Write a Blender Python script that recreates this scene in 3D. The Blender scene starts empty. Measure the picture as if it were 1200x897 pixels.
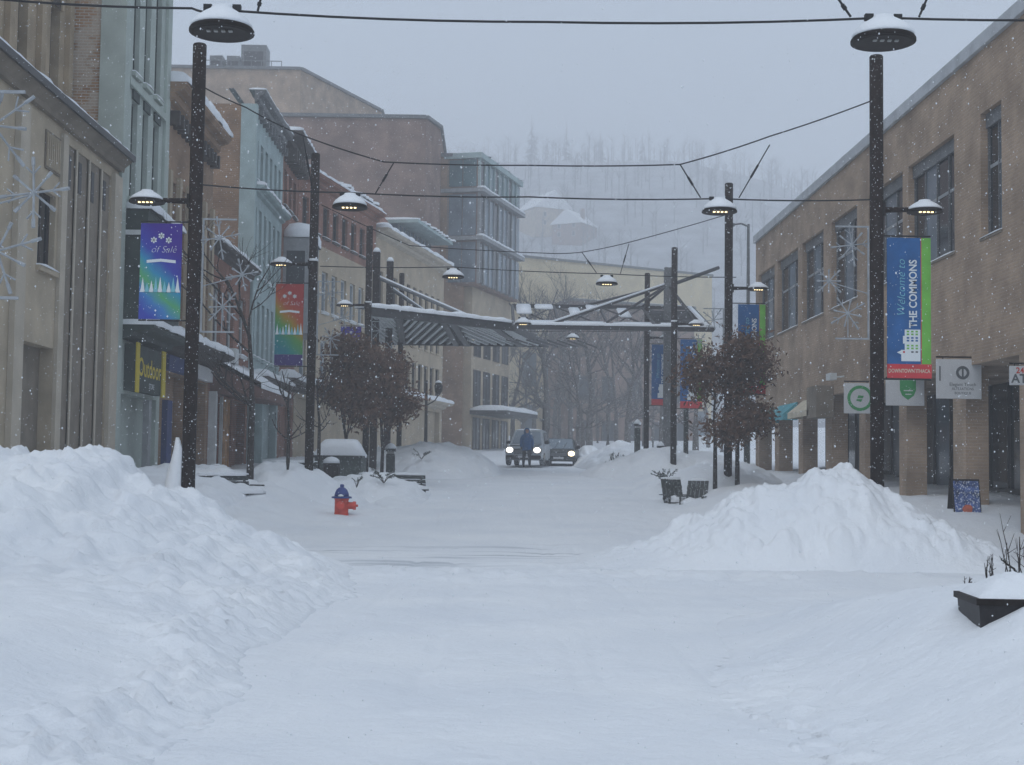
import bpy, bmesh, math, random
import numpy as np
from mathutils import Vector, Matrix
R = math.radians
random.seed(7)
rng = np.random.default_rng(11)
scn = bpy.context.scene
col = scn.collection

# ------------------------------------------------------------------ camera
F = 1667.0                      # focal length in pixels of a 1200 px wide frame
EYE = Vector((0.0, 0.0, 1.6))
cam_d = bpy.data.cameras.new('camera'); cam = bpy.data.objects.new('camera', cam_d); col.objects.link(cam)
cam_d.sensor_width = 36.0; cam_d.lens = 36.0 * F / 1200.0
cam_d.clip_start = 0.1; cam_d.clip_end = 3000
YAW, PITCH, ROLL = -0.72, 3.47, 0.75
CR = (Matrix.Rotation(R(YAW), 4, 'Z') @ Matrix.Rotation(R(90 + PITCH), 4, 'X') @ Matrix.Rotation(R(ROLL), 4, 'Z'))
cam.matrix_world = Matrix.Translation(EYE) @ CR
scn.camera = cam
C3 = CR.to_3x3()

def at(px, py, Y=None, X=None):
    """point in the place seen at a pixel of the photograph, on a plane of constant Y or X"""
    d = C3 @ Vector(((px - 600) / F, (448.5 - py) / F, -1.0))
    t = (Y - EYE.y) / d.y if Y is not None else (X - EYE.x) / d.x
    return EYE + d * t

# ------------------------------------------------------------------ sky, sun, exposure
SUN_EL, SUN_AZ = 52.0, 205.0     # soft light from behind the camera, high
world = bpy.data.worlds.new('World'); scn.world = world; world.use_nodes = True
nt = world.node_tree; nt.nodes.clear()
sky = nt.nodes.new('ShaderNodeTexSky'); sky.sky_type = 'NISHITA'; sky.sun_disc = False
sky.sun_elevation = R(SUN_EL); sky.sun_rotation = R(SUN_AZ)
sky.air_density = 1.0; sky.dust_density = 6.0; sky.ozone_density = 1.0
hs = nt.nodes.new('ShaderNodeHueSaturation'); hs.inputs['Saturation'].default_value = 0.35
mixn = nt.nodes.new('ShaderNodeMix'); mixn.data_type = 'RGBA'
mixn.inputs[0].default_value = 0.88           # an even deck of snow cloud over the clear sky
mixn.inputs[7].default_value = (5.3, 6.35, 7.8, 1)
bg = nt.nodes.new('ShaderNodeBackground'); bg.inputs['Strength'].default_value = 0.1
wo = nt.nodes.new('ShaderNodeOutputWorld')
nt.links.new(sky.outputs[0], hs.inputs['Color']); nt.links.new(hs.outputs[0], mixn.inputs[6])
nt.links.new(mixn.outputs[2], bg.inputs['Color']); nt.links.new(bg.outputs[0], wo.inputs['Surface'])
sun_d = bpy.data.lights.new('sun', 'SUN'); sun_d.energy = 0.5; sun_d.angle = R(60); sun_d.color = (1.0, 0.97, 0.93)
sun = bpy.data.objects.new('sun', sun_d); col.objects.link(sun)
_sd = Vector((math.sin(R(SUN_AZ)) * math.cos(R(SUN_EL)), math.cos(R(SUN_AZ)) * math.cos(R(SUN_EL)), math.sin(R(SUN_EL))))
sun.rotation_euler = _sd.to_track_quat('Z', 'Y').to_euler(); sun.location = (0, -20, 60)
scn.view_settings.view_transform = 'Standard'; scn.view_settings.look = 'None'
scn.view_settings.exposure = 0.0; scn.view_settings.gamma = 1.0; scn.view_settings.use_curve_mapping = False
scn.cycles.use_denoising = True; scn.cycles.use_adaptive_sampling = True; scn.cycles.adaptive_threshold = 0.02
scn.cycles.max_bounces = 6; scn.cycles.diffuse_bounces = 2; scn.cycles.glossy_bounces = 2
scn.cycles.volume_bounces = 3; scn.cycles.transparent_max_bounces = 6
scn.cycles.caustics_reflective = False; scn.cycles.caustics_refractive = False

# ------------------------------------------------------------------ materials
M = {}
def mat(name, color, rough=0.8, var=0.0, scale=3.0, metal=0.0, bump=0.0, bscale=20.0, fleck=0.0, emit=None, estr=0.0, spec=0.35, coord='Object', stretch=None):
    """principled material; var: blotchy variation of the base colour, fleck: blown snow stuck to the surface"""
    m = bpy.data.materials.new(name); m.use_nodes = True
    n = m.node_tree.nodes; l = m.node_tree.links
    b = n['Principled BSDF']
    b.inputs['Base Color'].default_value = (*color, 1); b.inputs['Roughness'].default_value = rough
    b.inputs['Metallic'].default_value = metal; b.inputs['Specular IOR Level'].default_value = spec
    tc = n.new('ShaderNodeTexCoord'); src = tc.outputs[coord]
    if stretch:
        mp = n.new('ShaderNodeMapping'); mp.inputs['Scale'].default_value = stretch
        l.new(src, mp.inputs['Vector']); src = mp.outputs[0]
    out = None
    if var > 0:
        t = n.new('ShaderNodeTexNoise'); t.inputs['Scale'].default_value = scale; t.inputs['Detail'].default_value = 6
        l.new(src, t.inputs['Vector'])
        rp = n.new('ShaderNodeValToRGB'); l.new(t.outputs['Fac'], rp.inputs[0])
        lo = [max(0, c * (1 - var)) for c in color]; hi = [min(1, c * (1 + var)) for c in color]
        rp.color_ramp.elements[0].position = 0.3; rp.color_ramp.elements[0].color = (*lo, 1)
        rp.color_ramp.elements[1].position = 0.7; rp.color_ramp.elements[1].color = (*hi, 1)
        out = rp.outputs[0]
    if fleck > 0:
        t = n.new('ShaderNodeTexNoise'); t.inputs['Scale'].default_value = 26; t.inputs['Detail'].default_value = 3
        l.new(tc.outputs['Object'], t.inputs['Vector'])
        rp = n.new('ShaderNodeValToRGB'); l.new(t.outputs['Fac'], rp.inputs[0])
        rp.color_ramp.elements[0].position = 0.66 - fleck; rp.color_ramp.elements[0].color = (0, 0, 0, 1)
        rp.color_ramp.elements[1].position = 0.72 - fleck; rp.color_ramp.elements[1].color = (.75, .75, .75, 1)
        mx = n.new('ShaderNodeMix'); mx.data_type = 'RGBA'
        l.new(rp.outputs[0], mx.inputs[0])
        if out: l.new(out, mx.inputs[6])
        else: mx.inputs[6].default_value = (*color, 1)
        mx.inputs[7].default_value = (.8, .83, .86, 1)
        out = mx.outputs[2]
    if out: l.new(out, b.inputs['Base Color'])
    if bump > 0:
        t = n.new('ShaderNodeTexNoise'); t.inputs['Scale'].default_value = bscale; t.inputs['Detail'].default_value = 5
        l.new(src, t.inputs['Vector'])
        bp = n.new('ShaderNodeBump'); bp.inputs['Strength'].default_value = bump; bp.inputs['Distance'].default_value = 0.05
        l.new(t.outputs['Fac'], bp.inputs['Height']); l.new(bp.outputs[0], b.inputs['Normal'])
    if emit:
        b.inputs['Emission Color'].default_value = (*emit, 1); b.inputs['Emission Strength'].default_value = estr
    M[name] = m
    return m

def brick_mat(name, c1, c2, mortar, scale=1.0, wash=None, axis='XZ'):
    m = bpy.data.materials.new(name); m.use_nodes = True
    n = m.node_tree.nodes; l = m.node_tree.links; b = n['Principled BSDF']
    b.inputs['Roughness'].default_value = 0.9; b.inputs['Specular IOR Level'].default_value = .2
    tc = n.new('ShaderNodeTexCoord'); sp = n.new('ShaderNodeSeparateXYZ'); l.new(tc.outputs['Object'], sp.inputs[0])
    ad = n.new('ShaderNodeMath'); ad.operation = 'ADD'; l.new(sp.outputs['X'], ad.inputs[0]); l.new(sp.outputs['Y'], ad.inputs[1])
    cb = n.new('ShaderNodeCombineXYZ'); l.new(ad.outputs[0], cb.inputs[0]); l.new(sp.outputs['Z'], cb.inputs[1])
    br = n.new('ShaderNodeTexBrick'); l.new(cb.outputs[0], br.inputs['Vector'])
    br.inputs['Color1'].default_value = (*c1, 1); br.inputs['Color2'].default_value = (*c2, 1); br.inputs['Mortar'].default_value = (*mortar, 1)
    br.inputs['Scale'].default_value = scale; br.inputs['Mortar Size'].default_value = 0.012
    br.inputs['Brick Width'].default_value = 0.22; br.inputs['Row Height'].default_value = 0.075
    t = n.new('ShaderNodeTexNoise'); t.inputs['Scale'].default_value = 0.9; t.inputs['Detail'].default_value = 8; l.new(tc.outputs['Object'], t.inputs['Vector'])
    rp = n.new('ShaderNodeValToRGB'); l.new(t.outputs['Fac'], rp.inputs[0])
    rp.color_ramp.elements[0].position = .3; rp.color_ramp.elements[0].color = (.68, .68, .68, 1)
    rp.color_ramp.elements[1].position = .7; rp.color_ramp.elements[1].color = (1.2, 1.2, 1.2, 1)
    mx = n.new('ShaderNodeMix'); mx.data_type = 'RGBA'; mx.blend_type = 'MULTIPLY'; mx.inputs[0].default_value = 1
    l.new(br.outputs['Color'], mx.inputs[6]); l.new(rp.outputs[0], mx.inputs[7])
    out = mx.outputs[2]
    if wash:                                   # old whitewash that has worn off in ragged patches
        t2 = n.new('ShaderNodeTexNoise'); t2.inputs['Scale'].default_value = 1.3; t2.inputs['Detail'].default_value = 10
        mp = n.new('ShaderNodeMapping'); mp.inputs['Scale'].default_value = (1, 1, 1.6); l.new(tc.outputs['Object'], mp.inputs[0]); l.new(mp.outputs[0], t2.inputs['Vector'])
        r2 = n.new('ShaderNodeValToRGB'); l.new(t2.outputs['Fac'], r2.inputs[0])
        r2.color_ramp.elements[0].position = .43; r2.color_ramp.elements[1].position = .52
        m2 = n.new('ShaderNodeMix'); m2.data_type = 'RGBA'; l.new(r2.outputs[0], m2.inputs[0]); l.new(out, m2.inputs[6])
        m3 = n.new('ShaderNodeMix'); m3.data_type = 'RGBA'; m3.inputs[0].default_value = .6; l.new(br.outputs['Color'], m3.inputs[6]); m3.inputs[7].default_value = (*wash, 1)
        l.new(m3.outputs[2], m2.inputs[7]); out = m2.outputs[2]
    l.new(out, b.inputs['Base Color'])
    bp = n.new('ShaderNodeBump'); bp.inputs['Strength'].default_value = .6; bp.inputs['Distance'].default_value = .01; bp.invert = True
    l.new(br.outputs['Fac'], bp.inputs['Height']); l.new(bp.outputs[0], b.inputs['Normal'])
    M[name] = m; return m

def snow_mat(name, slush=False):
    m = bpy.data.materials.new(name); m.use_nodes = True
    n = m.node_tree.nodes; l = m.node_tree.links; b = n['Principled BSDF']
    b.inputs['Roughness'].default_value = 0.75; b.inputs['Specular IOR Level'].default_value = .15
    tc = n.new('ShaderNodeTexCoord')
    t = n.new('ShaderNodeTexNoise'); t.inputs['Scale'].default_value = .55; t.inputs['Detail'].default_value = 9; l.new(tc.outputs['Object'], t.inputs['Vector'])
    rp = n.new('ShaderNodeValToRGB'); l.new(t.outputs['Fac'], rp.inputs[0])
    rp.color_ramp.elements[0].position = .3; rp.color_ramp.elements[0].color = (.77, .80, .84, 1)
    rp.color_ramp.elements[1].position = .7; rp.color_ramp.elements[1].color = (.86, .88, .90, 1)
    out = rp.outputs[0]
    if slush:          # scraped, dirty tyre tracks of the crossing street, running across the view
        mp = n.new('ShaderNodeMapping'); mp.inputs['Scale'].default_value = (.16, 1.5, .3); l.new(tc.outputs['Object'], mp.inputs[0])
        t2 = n.new('ShaderNodeTexNoise'); t2.inputs['Scale'].default_value = 1.6; t2.inputs['Detail'].default_value = 8; l.new(mp.outputs[0], t2.inputs['Vector'])
        sp = n.new('ShaderNodeSeparateXYZ'); l.new(tc.outputs['Object'], sp.inputs[0])
        def band(sock, c, w):
            a = n.new('ShaderNodeMath'); a.operation = 'SUBTRACT'; l.new(sock, a.inputs[0]); a.inputs[1].default_value = c
            d = n.new('ShaderNodeMath'); d.operation = 'DIVIDE'; l.new(a.outputs[0], d.inputs[0]); d.inputs[1].default_value = w
            p = n.new('ShaderNodeMath'); p.operation = 'MULTIPLY'; l.new(d.outputs[0], p.inputs[0]); l.new(d.outputs[0], p.inputs[1])
            e = n.new('ShaderNodeMath'); e.operation = 'SUBTRACT'; e.inputs[0].default_value = 1; e.use_clamp = True; l.new(p.outputs[0], e.inputs[1])
            return e.outputs[0]
        y1 = band(sp.outputs['Y'], 24.3, 3.2); x1 = band(sp.outputs['X'], 0.6, 6.5)
        q = n.new('ShaderNodeMath'); q.operation = 'MULTIPLY'; l.new(y1, q.inputs[0]); l.new(x1, q.inputs[1])
        r2 = n.new('ShaderNodeValToRGB'); l.new(t2.outputs['Fac'], r2.inputs[0])
        r2.color_ramp.elements[0].position = .52; r2.color_ramp.elements[0].color = (0, 0, 0, 1)
        r2.color_ramp.elements[1].position = .68; r2.color_ramp.elements[1].color = (1, 1, 1, 1)
        q2 = n.new('ShaderNodeMath'); q2.operation = 'MULTIPLY'; l.new(q.outputs[0], q2.inputs[0]); l.new(r2.outputs[0], q2.inputs[1])
        mx = n.new('ShaderNodeMix'); mx.data_type = 'RGBA'; l.new(q2.outputs[0], mx.inputs[0]); l.new(out, mx.inputs[6]); mx.inputs[7].default_value = (.33, .36, .40, 1)
        out = mx.outputs[2]
    l.new(out, b.inputs['Base Color'])
    h = n.new('ShaderNodeTexNoise'); h.inputs['Scale'].default_value = 9; h.inputs['Detail'].default_value = 10; h.inputs['Roughness'].default_value = .62; l.new(tc.outputs['Object'], h.inputs['Vector'])
    bp = n.new('ShaderNodeBump'); bp.inputs['Strength'].default_value = .55; bp.inputs['Distance'].default_value = .05
    l.new(h.outputs['Fac'], bp.inputs['Height']); l.new(bp.outputs[0], b.inputs['Normal'])
    M[name] = m; return m

snow_mat('snow'); snow_mat('road_snow', True)
mat('steel_brown', (.022, .014, .012), .7, .4, 8, fleck=.012, spec=.12)
mat('lamp_dark', (.018, .014, .013), .5, .3, 6, spec=.15)
mat('cable', (.02, .02, .022), .6)
mat('led', (.9, .8, .5), .5, emit=(1.0, .76, .38), estr=3.2)
mat('led_off', (.30, .30, .29), .4)
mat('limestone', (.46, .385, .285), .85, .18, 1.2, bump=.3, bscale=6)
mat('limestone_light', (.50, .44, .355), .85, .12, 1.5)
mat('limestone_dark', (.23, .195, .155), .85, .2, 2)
mat('tan_stone', (.38, .30, .21), .9, .22, 1.5, bump=.3, bscale=8)
mat('pale_green', (.42, .47, .43), .8, .12, 1.5)
mat('pale_blue', (.36, .45, .45), .8, .15, 1.5)
mat('dark_green', (.035, .05, .045), .6, .3, 3)
mat('dark_metal', (.05, .048, .05), .5, .3, 4)
mat('dark_trim', (.06, .05, .045), .7, .3, 4)
mat('glass', (.022, .026, .032), .08, .3, .8, spec=.6)
mat('glass_pale', (.16, .20, .24), .12, .3, .8, spec=.6)
mat('glass_teal', (.08, .15, .17), .1, .35, .6, spec=.6)
mat('white_paint', (.62, .64, .64), .6, .1, 3)
mat('window_grey', (.30, .31, .32), .6, .15, 3)
mat('yellow', (.62, .48, .03), .6)
mat('orange_wood', (.55, .29, .12), .7, .3, 3)
mat('red_paint', (.28, .055, .05), .6, .2, 3)
mat('maroon', (.12, .03, .03), .7, .25, 2)
mat('cream', (.60, .51, .34), .85, .12, .7)
mat('beige', (.44, .36, .26), .85, .2, .8)
mat('teal_cloth', (.10, .36, .42), .8, .15, 2)
mat('cream_cloth', (.58, .52, .40), .8, .12, 2)
mat('green_cloth', (.12, .22, .19), .8, .2, 2)
mat('brown_cloth', (.16, .09, .075), .85, .3, 2)
mat('navy', (.03, .05, .16), .7, .15, 3)
mat('sign_white', (.62, .63, .64), .55, .05, 3)
mat('sign_green', (.05, .32, .10), .6)
mat('sign_grey', (.12, .13, .14), .6)
mat('sign_red', (.6, .07, .05), .6)
mat('banner_blue', (.022, .11, .30), .75, .2, 3)
mat('banner_green', (.16, .46, .07), .75, .15, 3)
mat('banner_red', (.55, .05, .06), .75, .12, 3)
mat('banner_teal', (.20, .50, .58), .75)
mat('banner_white', (.70, .74, .76), .75)
mat('banner_purple', (.05, .035, .16), .75, .1, 3)
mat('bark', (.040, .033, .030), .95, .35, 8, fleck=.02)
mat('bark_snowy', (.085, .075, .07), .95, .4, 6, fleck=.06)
mat('leaf_brown', (.13, .075, .05), .9, .5, 5)
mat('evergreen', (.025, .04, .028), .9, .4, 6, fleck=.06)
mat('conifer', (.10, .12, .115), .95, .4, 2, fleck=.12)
mat('hydrant_red', (.62, .065, .04), .45, .15, 6)
mat('hydrant_blue', (.03, .055, .22), .45, .15, 6)
mat('bench_dark', (.035, .042, .040), .6, .3, 6, fleck=.03)
mat('shed_green', (.055, .07, .065), .7, .25, 4, fleck=.02)
mat('planter_black', (.018, .016, .018), .5, .5, 14)
mat('car_white', (.34, .37, .40), .4, .25, 2, fleck=.1)
mat('car_dark', (.035, .042, .045), .35, .4, 3, fleck=.05)
mat('tyre', (.03, .03, .03), .85, fleck=.12)
mat('chrome', (.35, .36, .37), .3, metal=.6)
mat('headlight', (1, .95, .85), .3, emit=(1, .80, .45), estr=4.5)
mat('headlight_white', (1, .95, .85), .3, emit=(1, .93, .80), estr=4.5)
mat('coat_blue', (.02, .095, .24), .85, .25, 8)
mat('trousers', (.022, .024, .032), .9, .2, 8)
mat('skin', (.45, .27, .20), .6)
mat('hair_dark', (.02, .018, .018), .8)
mat('flake_silver', (.30, .32, .34), .5, .2, 8)
mat('metal_grey', (.14, .145, .15), .5, .25, 3, fleck=.02)
mat('roof_dark', (.05, .05, .055), .9, .3, 2)
mat('hillside', (.33, .345, .37), .95, .3, .12, bump=.4, bscale=.6)
mat('coping_light', (.46, .48, .50), .6, .15, 2)
mat('poster_blue', (.08, .13, .32), .5, .8, 7, fleck=.1)
mat('poster_red', (.55, .14, .08), .5, .3, 8)
brick_mat('brick_tan', (.43, .315, .225), (.37, .27, .195), (.40, .31, .24))
brick_mat('brick_brown', (.36, .23, .145), (.29, .185, .12), (.32, .235, .175))
brick_mat('brick_red', (.33, .14, .09), (.26, .11, .075), (.29, .19, .155))
brick_mat('brick_washed', (.42, .25, .14), (.33, .19, .11), (.44, .39, .33), wash=(.55, .50, .43))
brick_mat('brick_mauve', (.28, .18, .145), (.24, .155, .125), (.26, .195, .165))

def gradient_mat(name, stops, w, h, noise=.25):
    """flat banner print: colours running diagonally over the cloth, object space"""
    m = bpy.data.materials.new(name); m.use_nodes = True
    n = m.node_tree.nodes; l = m.node_tree.links; b = n['Principled BSDF']; b.inputs['Roughness'].default_value = .75
    b.inputs['Specular IOR Level'].default_value = .2
    tc = n.new('ShaderNodeTexCoord'); sp = n.new('ShaderNodeSeparateXYZ'); l.new(tc.outputs['Object'], sp.inputs[0])
    a = n.new('ShaderNodeMath'); a.operation = 'MULTIPLY'; l.new(sp.outputs['X'], a.inputs[0]); a.inputs[1].default_value = -.45 / w
    c = n.new('ShaderNodeMath'); c.operation = 'MULTIPLY_ADD'; l.new(sp.outputs['Z'], c.inputs[0]); c.inputs[1].default_value = -1 / h; l.new(a.outputs[0], c.inputs[2])
    t = n.new('ShaderNodeTexNoise'); t.inputs['Scale'].default_value = 2.5; l.new(tc.outputs['Object'], t.inputs['Vector'])
    d = n.new('ShaderNodeMath'); d.operation = 'MULTIPLY_ADD'; l.new(t.outputs['Fac'], d.inputs[0]); d.inputs[1].default_value = noise; l.new(c.outputs[0], d.inputs[2])
    rp = n.new('ShaderNodeValToRGB'); l.new(d.outputs[0], rp.inputs[0])
    e = rp.color_ramp.elements
    e[0].position = stops[0][0]; e[0].color = (*stops[0][1], 1); e[1].position = stops[-1][0]; e[1].color = (*stops[-1][1], 1)
    for p, cc in stops[1:-1]:
        k = e.new(p); k.color = (*cc, 1)
    l.new(rp.outputs[0], b.inputs['Base Color']); M[name] = m

gradient_mat('print_winter', [(-.3 + .3, (.06, .03, .26)), (.28, (.05, .06, .36)), (.45, (.04, .26, .44)), (.62, (.10, .36, .16)), (.78, (.06, .22, .48)), (.98, (.05, .07, .40))], .73, 1.7)
gradient_mat('print_autumn', [(0.0, (.36, .05, .045)), (.25, (.42, .09, .04)), (.42, (.36, .22, .03)), (.58, (.10, .28, .07)), (.8, (.04, .24, .20)), (.98, (.03, .20, .25))], .75, 1.9)

# ------------------------------------------------------------------ mesh helpers
class MB:
    def __init__(s): s.v = []; s.f = []
    def add(s, vs, fs):
        o = len(s.v); s.v += [tuple(p) for p in vs]; s.f += [tuple(i + o for i in f) for f in fs]; return s
    def box(s, x0, x1, y0, y1, z0, z1):
        return s.add([(x0,y0,z0),(x1,y0,z0),(x1,y1,z0),(x0,y1,z0),(x0,y0,z1),(x1,y0,z1),(x1,y1,z1),(x0,y1,z1)],
                     [(0,3,2,1),(4,5,6,7),(0,1,5,4),(1,2,6,5),(2,3,7,6),(3,0,4,7)])
    def obox(s, c, ax, ay, az):
        c, ax, ay, az = map(Vector, (c, ax, ay, az))
        return s.add([c + a*ax + b*ay + d*az for d in (-1,1) for a, b in ((-1,-1),(1,-1),(1,1),(-1,1))],
                     [(0,3,2,1),(4,5,6,7),(0,1,5,4),(1,2,6,5),(2,3,7,6),(3,0,4,7)])
    def quad(s, a, b, c, d): return s.add([a, b, c, d], [(0,1,2,3)])
    def tube(s, pts, rad, n=8, cap=True):
        pts = [Vector(p) for p in pts]
        if not isinstance(rad, (list, tuple)): rad = [rad] * len(pts)
        rings = []; o = len(s.v)
        for i, p in enumerate(pts):
            d = (pts[min(i+1, len(pts)-1)] - pts[max(i-1, 0)]).normalized()
            u = d.cross(Vector((0,0,1)));  u = u.normalized() if u.length > 1e-3 else Vector((1,0,0))
            w = u.cross(d)
            for k in range(n):
                a = 2*math.pi*k/n; s.v.append(tuple(p + rad[i]*(u*math.cos(a) + w*math.sin(a))))
        for i in range(len(pts)-1):
            for k in range(n):
                s.f.append((o+i*n+k, o+i*n+(k+1) % n, o+(i+1)*n+(k+1) % n, o+(i+1)*n+k))
        if cap:
            s.f.append(tuple(o+k for k in range(n))[::-1]); s.f.append(tuple(o+(len(pts)-1)*n+k for k in range(n)))
        return s
    def lathe(s, prof, n=20, c=(0,0,0), sx=1, sy=1, wob=0.0):
        o = len(s.v); ph = random.random()*6
        for r, z in prof:
            for k in range(n):
                a = 2*math.pi*k/n; q = r*(1 + wob*math.sin(3*a+ph) + wob*math.sin(7*a+ph*2)*.5)
                s.v.append((c[0]+q*math.cos(a)*sx, c[1]+q*math.sin(a)*sy, c[2]+z))
        for i in range(len(prof)-1):
            for k in range(n):
                s.f.append((o+i*n+k, o+i*n+(k+1) % n, o+(i+1)*n+(k+1) % n, o+(i+1)*n+k))
        s.f.append(tuple(o+k for k in range(n))[::-1]); s.f.append(tuple(o+(len(prof)-1)*n+k for k in range(n)))
        return s
    def prism(s, poly, y0, y1):
        """polygon of (x,z) points, counter-clockwise seen from -y, pushed from y0 to y1"""
        n = len(poly); o = len(s.v)
        s.v += [(x, y0, z) for x, z in poly] + [(x, y1, z) for x, z in poly]
        s.f.append(tuple(o+i for i in range(n))); s.f.append(tuple(o+n+i for i in range(n))[::-1])
        for i in range(n):
            j = (i+1) % n; s.f.append((o+j, o+i, o+n+i, o+n+j))
        return s
    def build(s, name, m, parent=None, smooth=False, bevel=0.0, loc=None, rz=None):
        me = bpy.data.meshes.new(name); me.from_pydata(s.v, [], s.f)
        ms = m if isinstance(m, (list, tuple)) else [m]
        for q in ms: me.materials.append(M[q])
        if bevel > 0:
            bm = bmesh.new(); bm.from_mesh(me)
            bmesh.ops.bevel(bm, geom=[e for e in bm.edges], offset=bevel, segments=2, affect='EDGES', clamp_overlap=True)
            bm.to_mesh(me); bm.free()
        if smooth: me.polygons.foreach_set('use_smooth', [True]*len(me.polygons))
        me.update()
        o = bpy.data.objects.new(name, me); col.objects.link(o)
        if parent: o.parent = parent
        if loc is not None: o.location = loc
        if rz is not None: o.rotation_euler = (0, 0, rz)
        return o

def tag(o, label, cat, group=None):
    o['label'] = label; o['category'] = cat
    if group: o['group'] = group
    return o
def thing(name, label, cat, loc=(0,0,0), rz=0.0, group=None):
    o = bpy.data.objects.new(name, None); col.objects.link(o); o.empty_display_size = .2
    o.location = loc; o.rotation_euler = (0, 0, rz)
    return tag(o, label, cat, group)
def copy_tree(o, parent=None):
    c = o.copy(); col.objects.link(c); c.parent = parent
    for ch in list(o.children): copy_tree(ch, c)
    return c
def numpy_mesh(name, V, Fq, m, smooth=True, parent=None):
    me = bpy.data.meshes.new(name)
    me.vertices.add(len(V)); me.vertices.foreach_set('co', np.asarray(V, dtype=np.float32).ravel())
    Fq = np.asarray(Fq, dtype=np.int32); k = Fq.shape[1]
    me.loops.add(Fq.size); me.loops.foreach_set('vertex_index', Fq.ravel())
    me.polygons.add(len(Fq)); me.polygons.foreach_set('loop_start', np.arange(0, Fq.size, k, dtype=np.int32))
    me.polygons.foreach_set('loop_total', np.full(len(Fq), k, dtype=np.int32))
    if smooth: me.polygons.foreach_set('use_smooth', np.ones(len(Fq), dtype=bool))
    me.materials.append(M[m]); me.update(calc_edges=True); me.validate()
    o = bpy.data.objects.new(name, me); col.objects.link(o)
    if parent: o.parent = parent
    return o

# text as flat lettering; 'side' writes upwards
def lettering(body, m, parent, x, z, size, y=-.006, up=False, align='CENTER', shear=0.0, sx=1.0, bold=0.0, name='lettering'):
    cu = bpy.data.curves.new('lettering', 'FONT'); cu.body = body; cu.size = size; cu.align_x = align; cu.align_y = 'CENTER'
    cu.shear = shear; cu.offset = bold; cu.resolution_u = 3
    t = bpy.data.objects.new('tmp', cu); col.objects.link(t)
    dg = bpy.context.evaluated_depsgraph_get(); me = bpy.data.meshes.new_from_object(t.evaluated_get(dg))
    bpy.data.objects.remove(t); bpy.data.curves.remove(cu)
    for v in me.vertices:
        a, b = v.co.x*sx, v.co.y
        v.co = (x - b, y, z + a) if up else (x + a, y, z + b)
    me.materials.clear(); me.materials.append(M[m]); me.name = name
    o = bpy.data.objects.new(name, me); col.objects.link(o); o.parent = parent
    return o

# ------------------------------------------------------------------ noise and the lie of the land
def vnoise(x, y, seed=0):
    xi = np.floor(x).astype(np.int64); yi = np.floor(y).astype(np.int64); fx = x - xi; fy = y - yi
    def h(a, b):
        n = (a*374761393 + b*668265263 + seed*974634777) & 0xffffffff
        n = ((n ^ (n >> 13)) * 1274126177) & 0xffffffff
        return ((n ^ (n >> 16)) & 0xffff) / 65535.0
    u = fx*fx*fx*(fx*(fx*6-15)+10); w = fy*fy*fy*(fy*(fy*6-15)+10)
    return (h(xi,yi)*(1-u)+h(xi+1,yi)*u)*(1-w) + (h(xi,yi+1)*(1-u)+h(xi+1,yi+1)*u)*w
def fbm(x, y, oct=5, seed=0, g=.5):
    s = 0; a = 1; t = 0
    for i in range(oct):
        s = s + a*vnoise(x*2**i+17.3*i, y*2**i-9.1*i, seed+i); t += a; a *= g
    return s/t
def billow(x, y, oct=4, seed=0):
    s = 0; a = 1; t = 0
    for i in range(oct):
        s = s + a*(1-np.abs(2*vnoise(x*2**i+5.7*i, y*2**i+3.1*i, seed+i)-1)); t += a; a *= .55
    return s/t
def worley(x, y, seed=0):
    """rounded clods: distance to the nearest jittered cell point turned into domes"""
    xi = np.floor(x).astype(np.int64); yi = np.floor(y).astype(np.int64); best = np.full(x.shape, 9.0); hh = np.zeros(x.shape)
    def h(a, b, k):
        n = (a*374761393 + b*668265263 + (seed+k)*974634777) & 0xffffffff
        n = ((n ^ (n >> 13)) * 1274126177) & 0xffffffff
        return ((n ^ (n >> 16)) & 0xffff) / 65535.0
    for dx in (-1,0,1):
        for dy in (-1,0,1):
            a, b = xi+dx, yi+dy
            d = (a+h(a,b,1)-x)**2 + (b+h(a,b,2)-y)**2
            k = d < best; best = np.where(k, d, best); hh = np.where(k, h(a,b,3), hh)
    return np.clip(1-best*1.6, 0, 1)*hh
def ss(a, b, x):
    t = np.clip((x-a)/(b-a), 0, 1); return t*t*(3-2*t)

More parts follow.
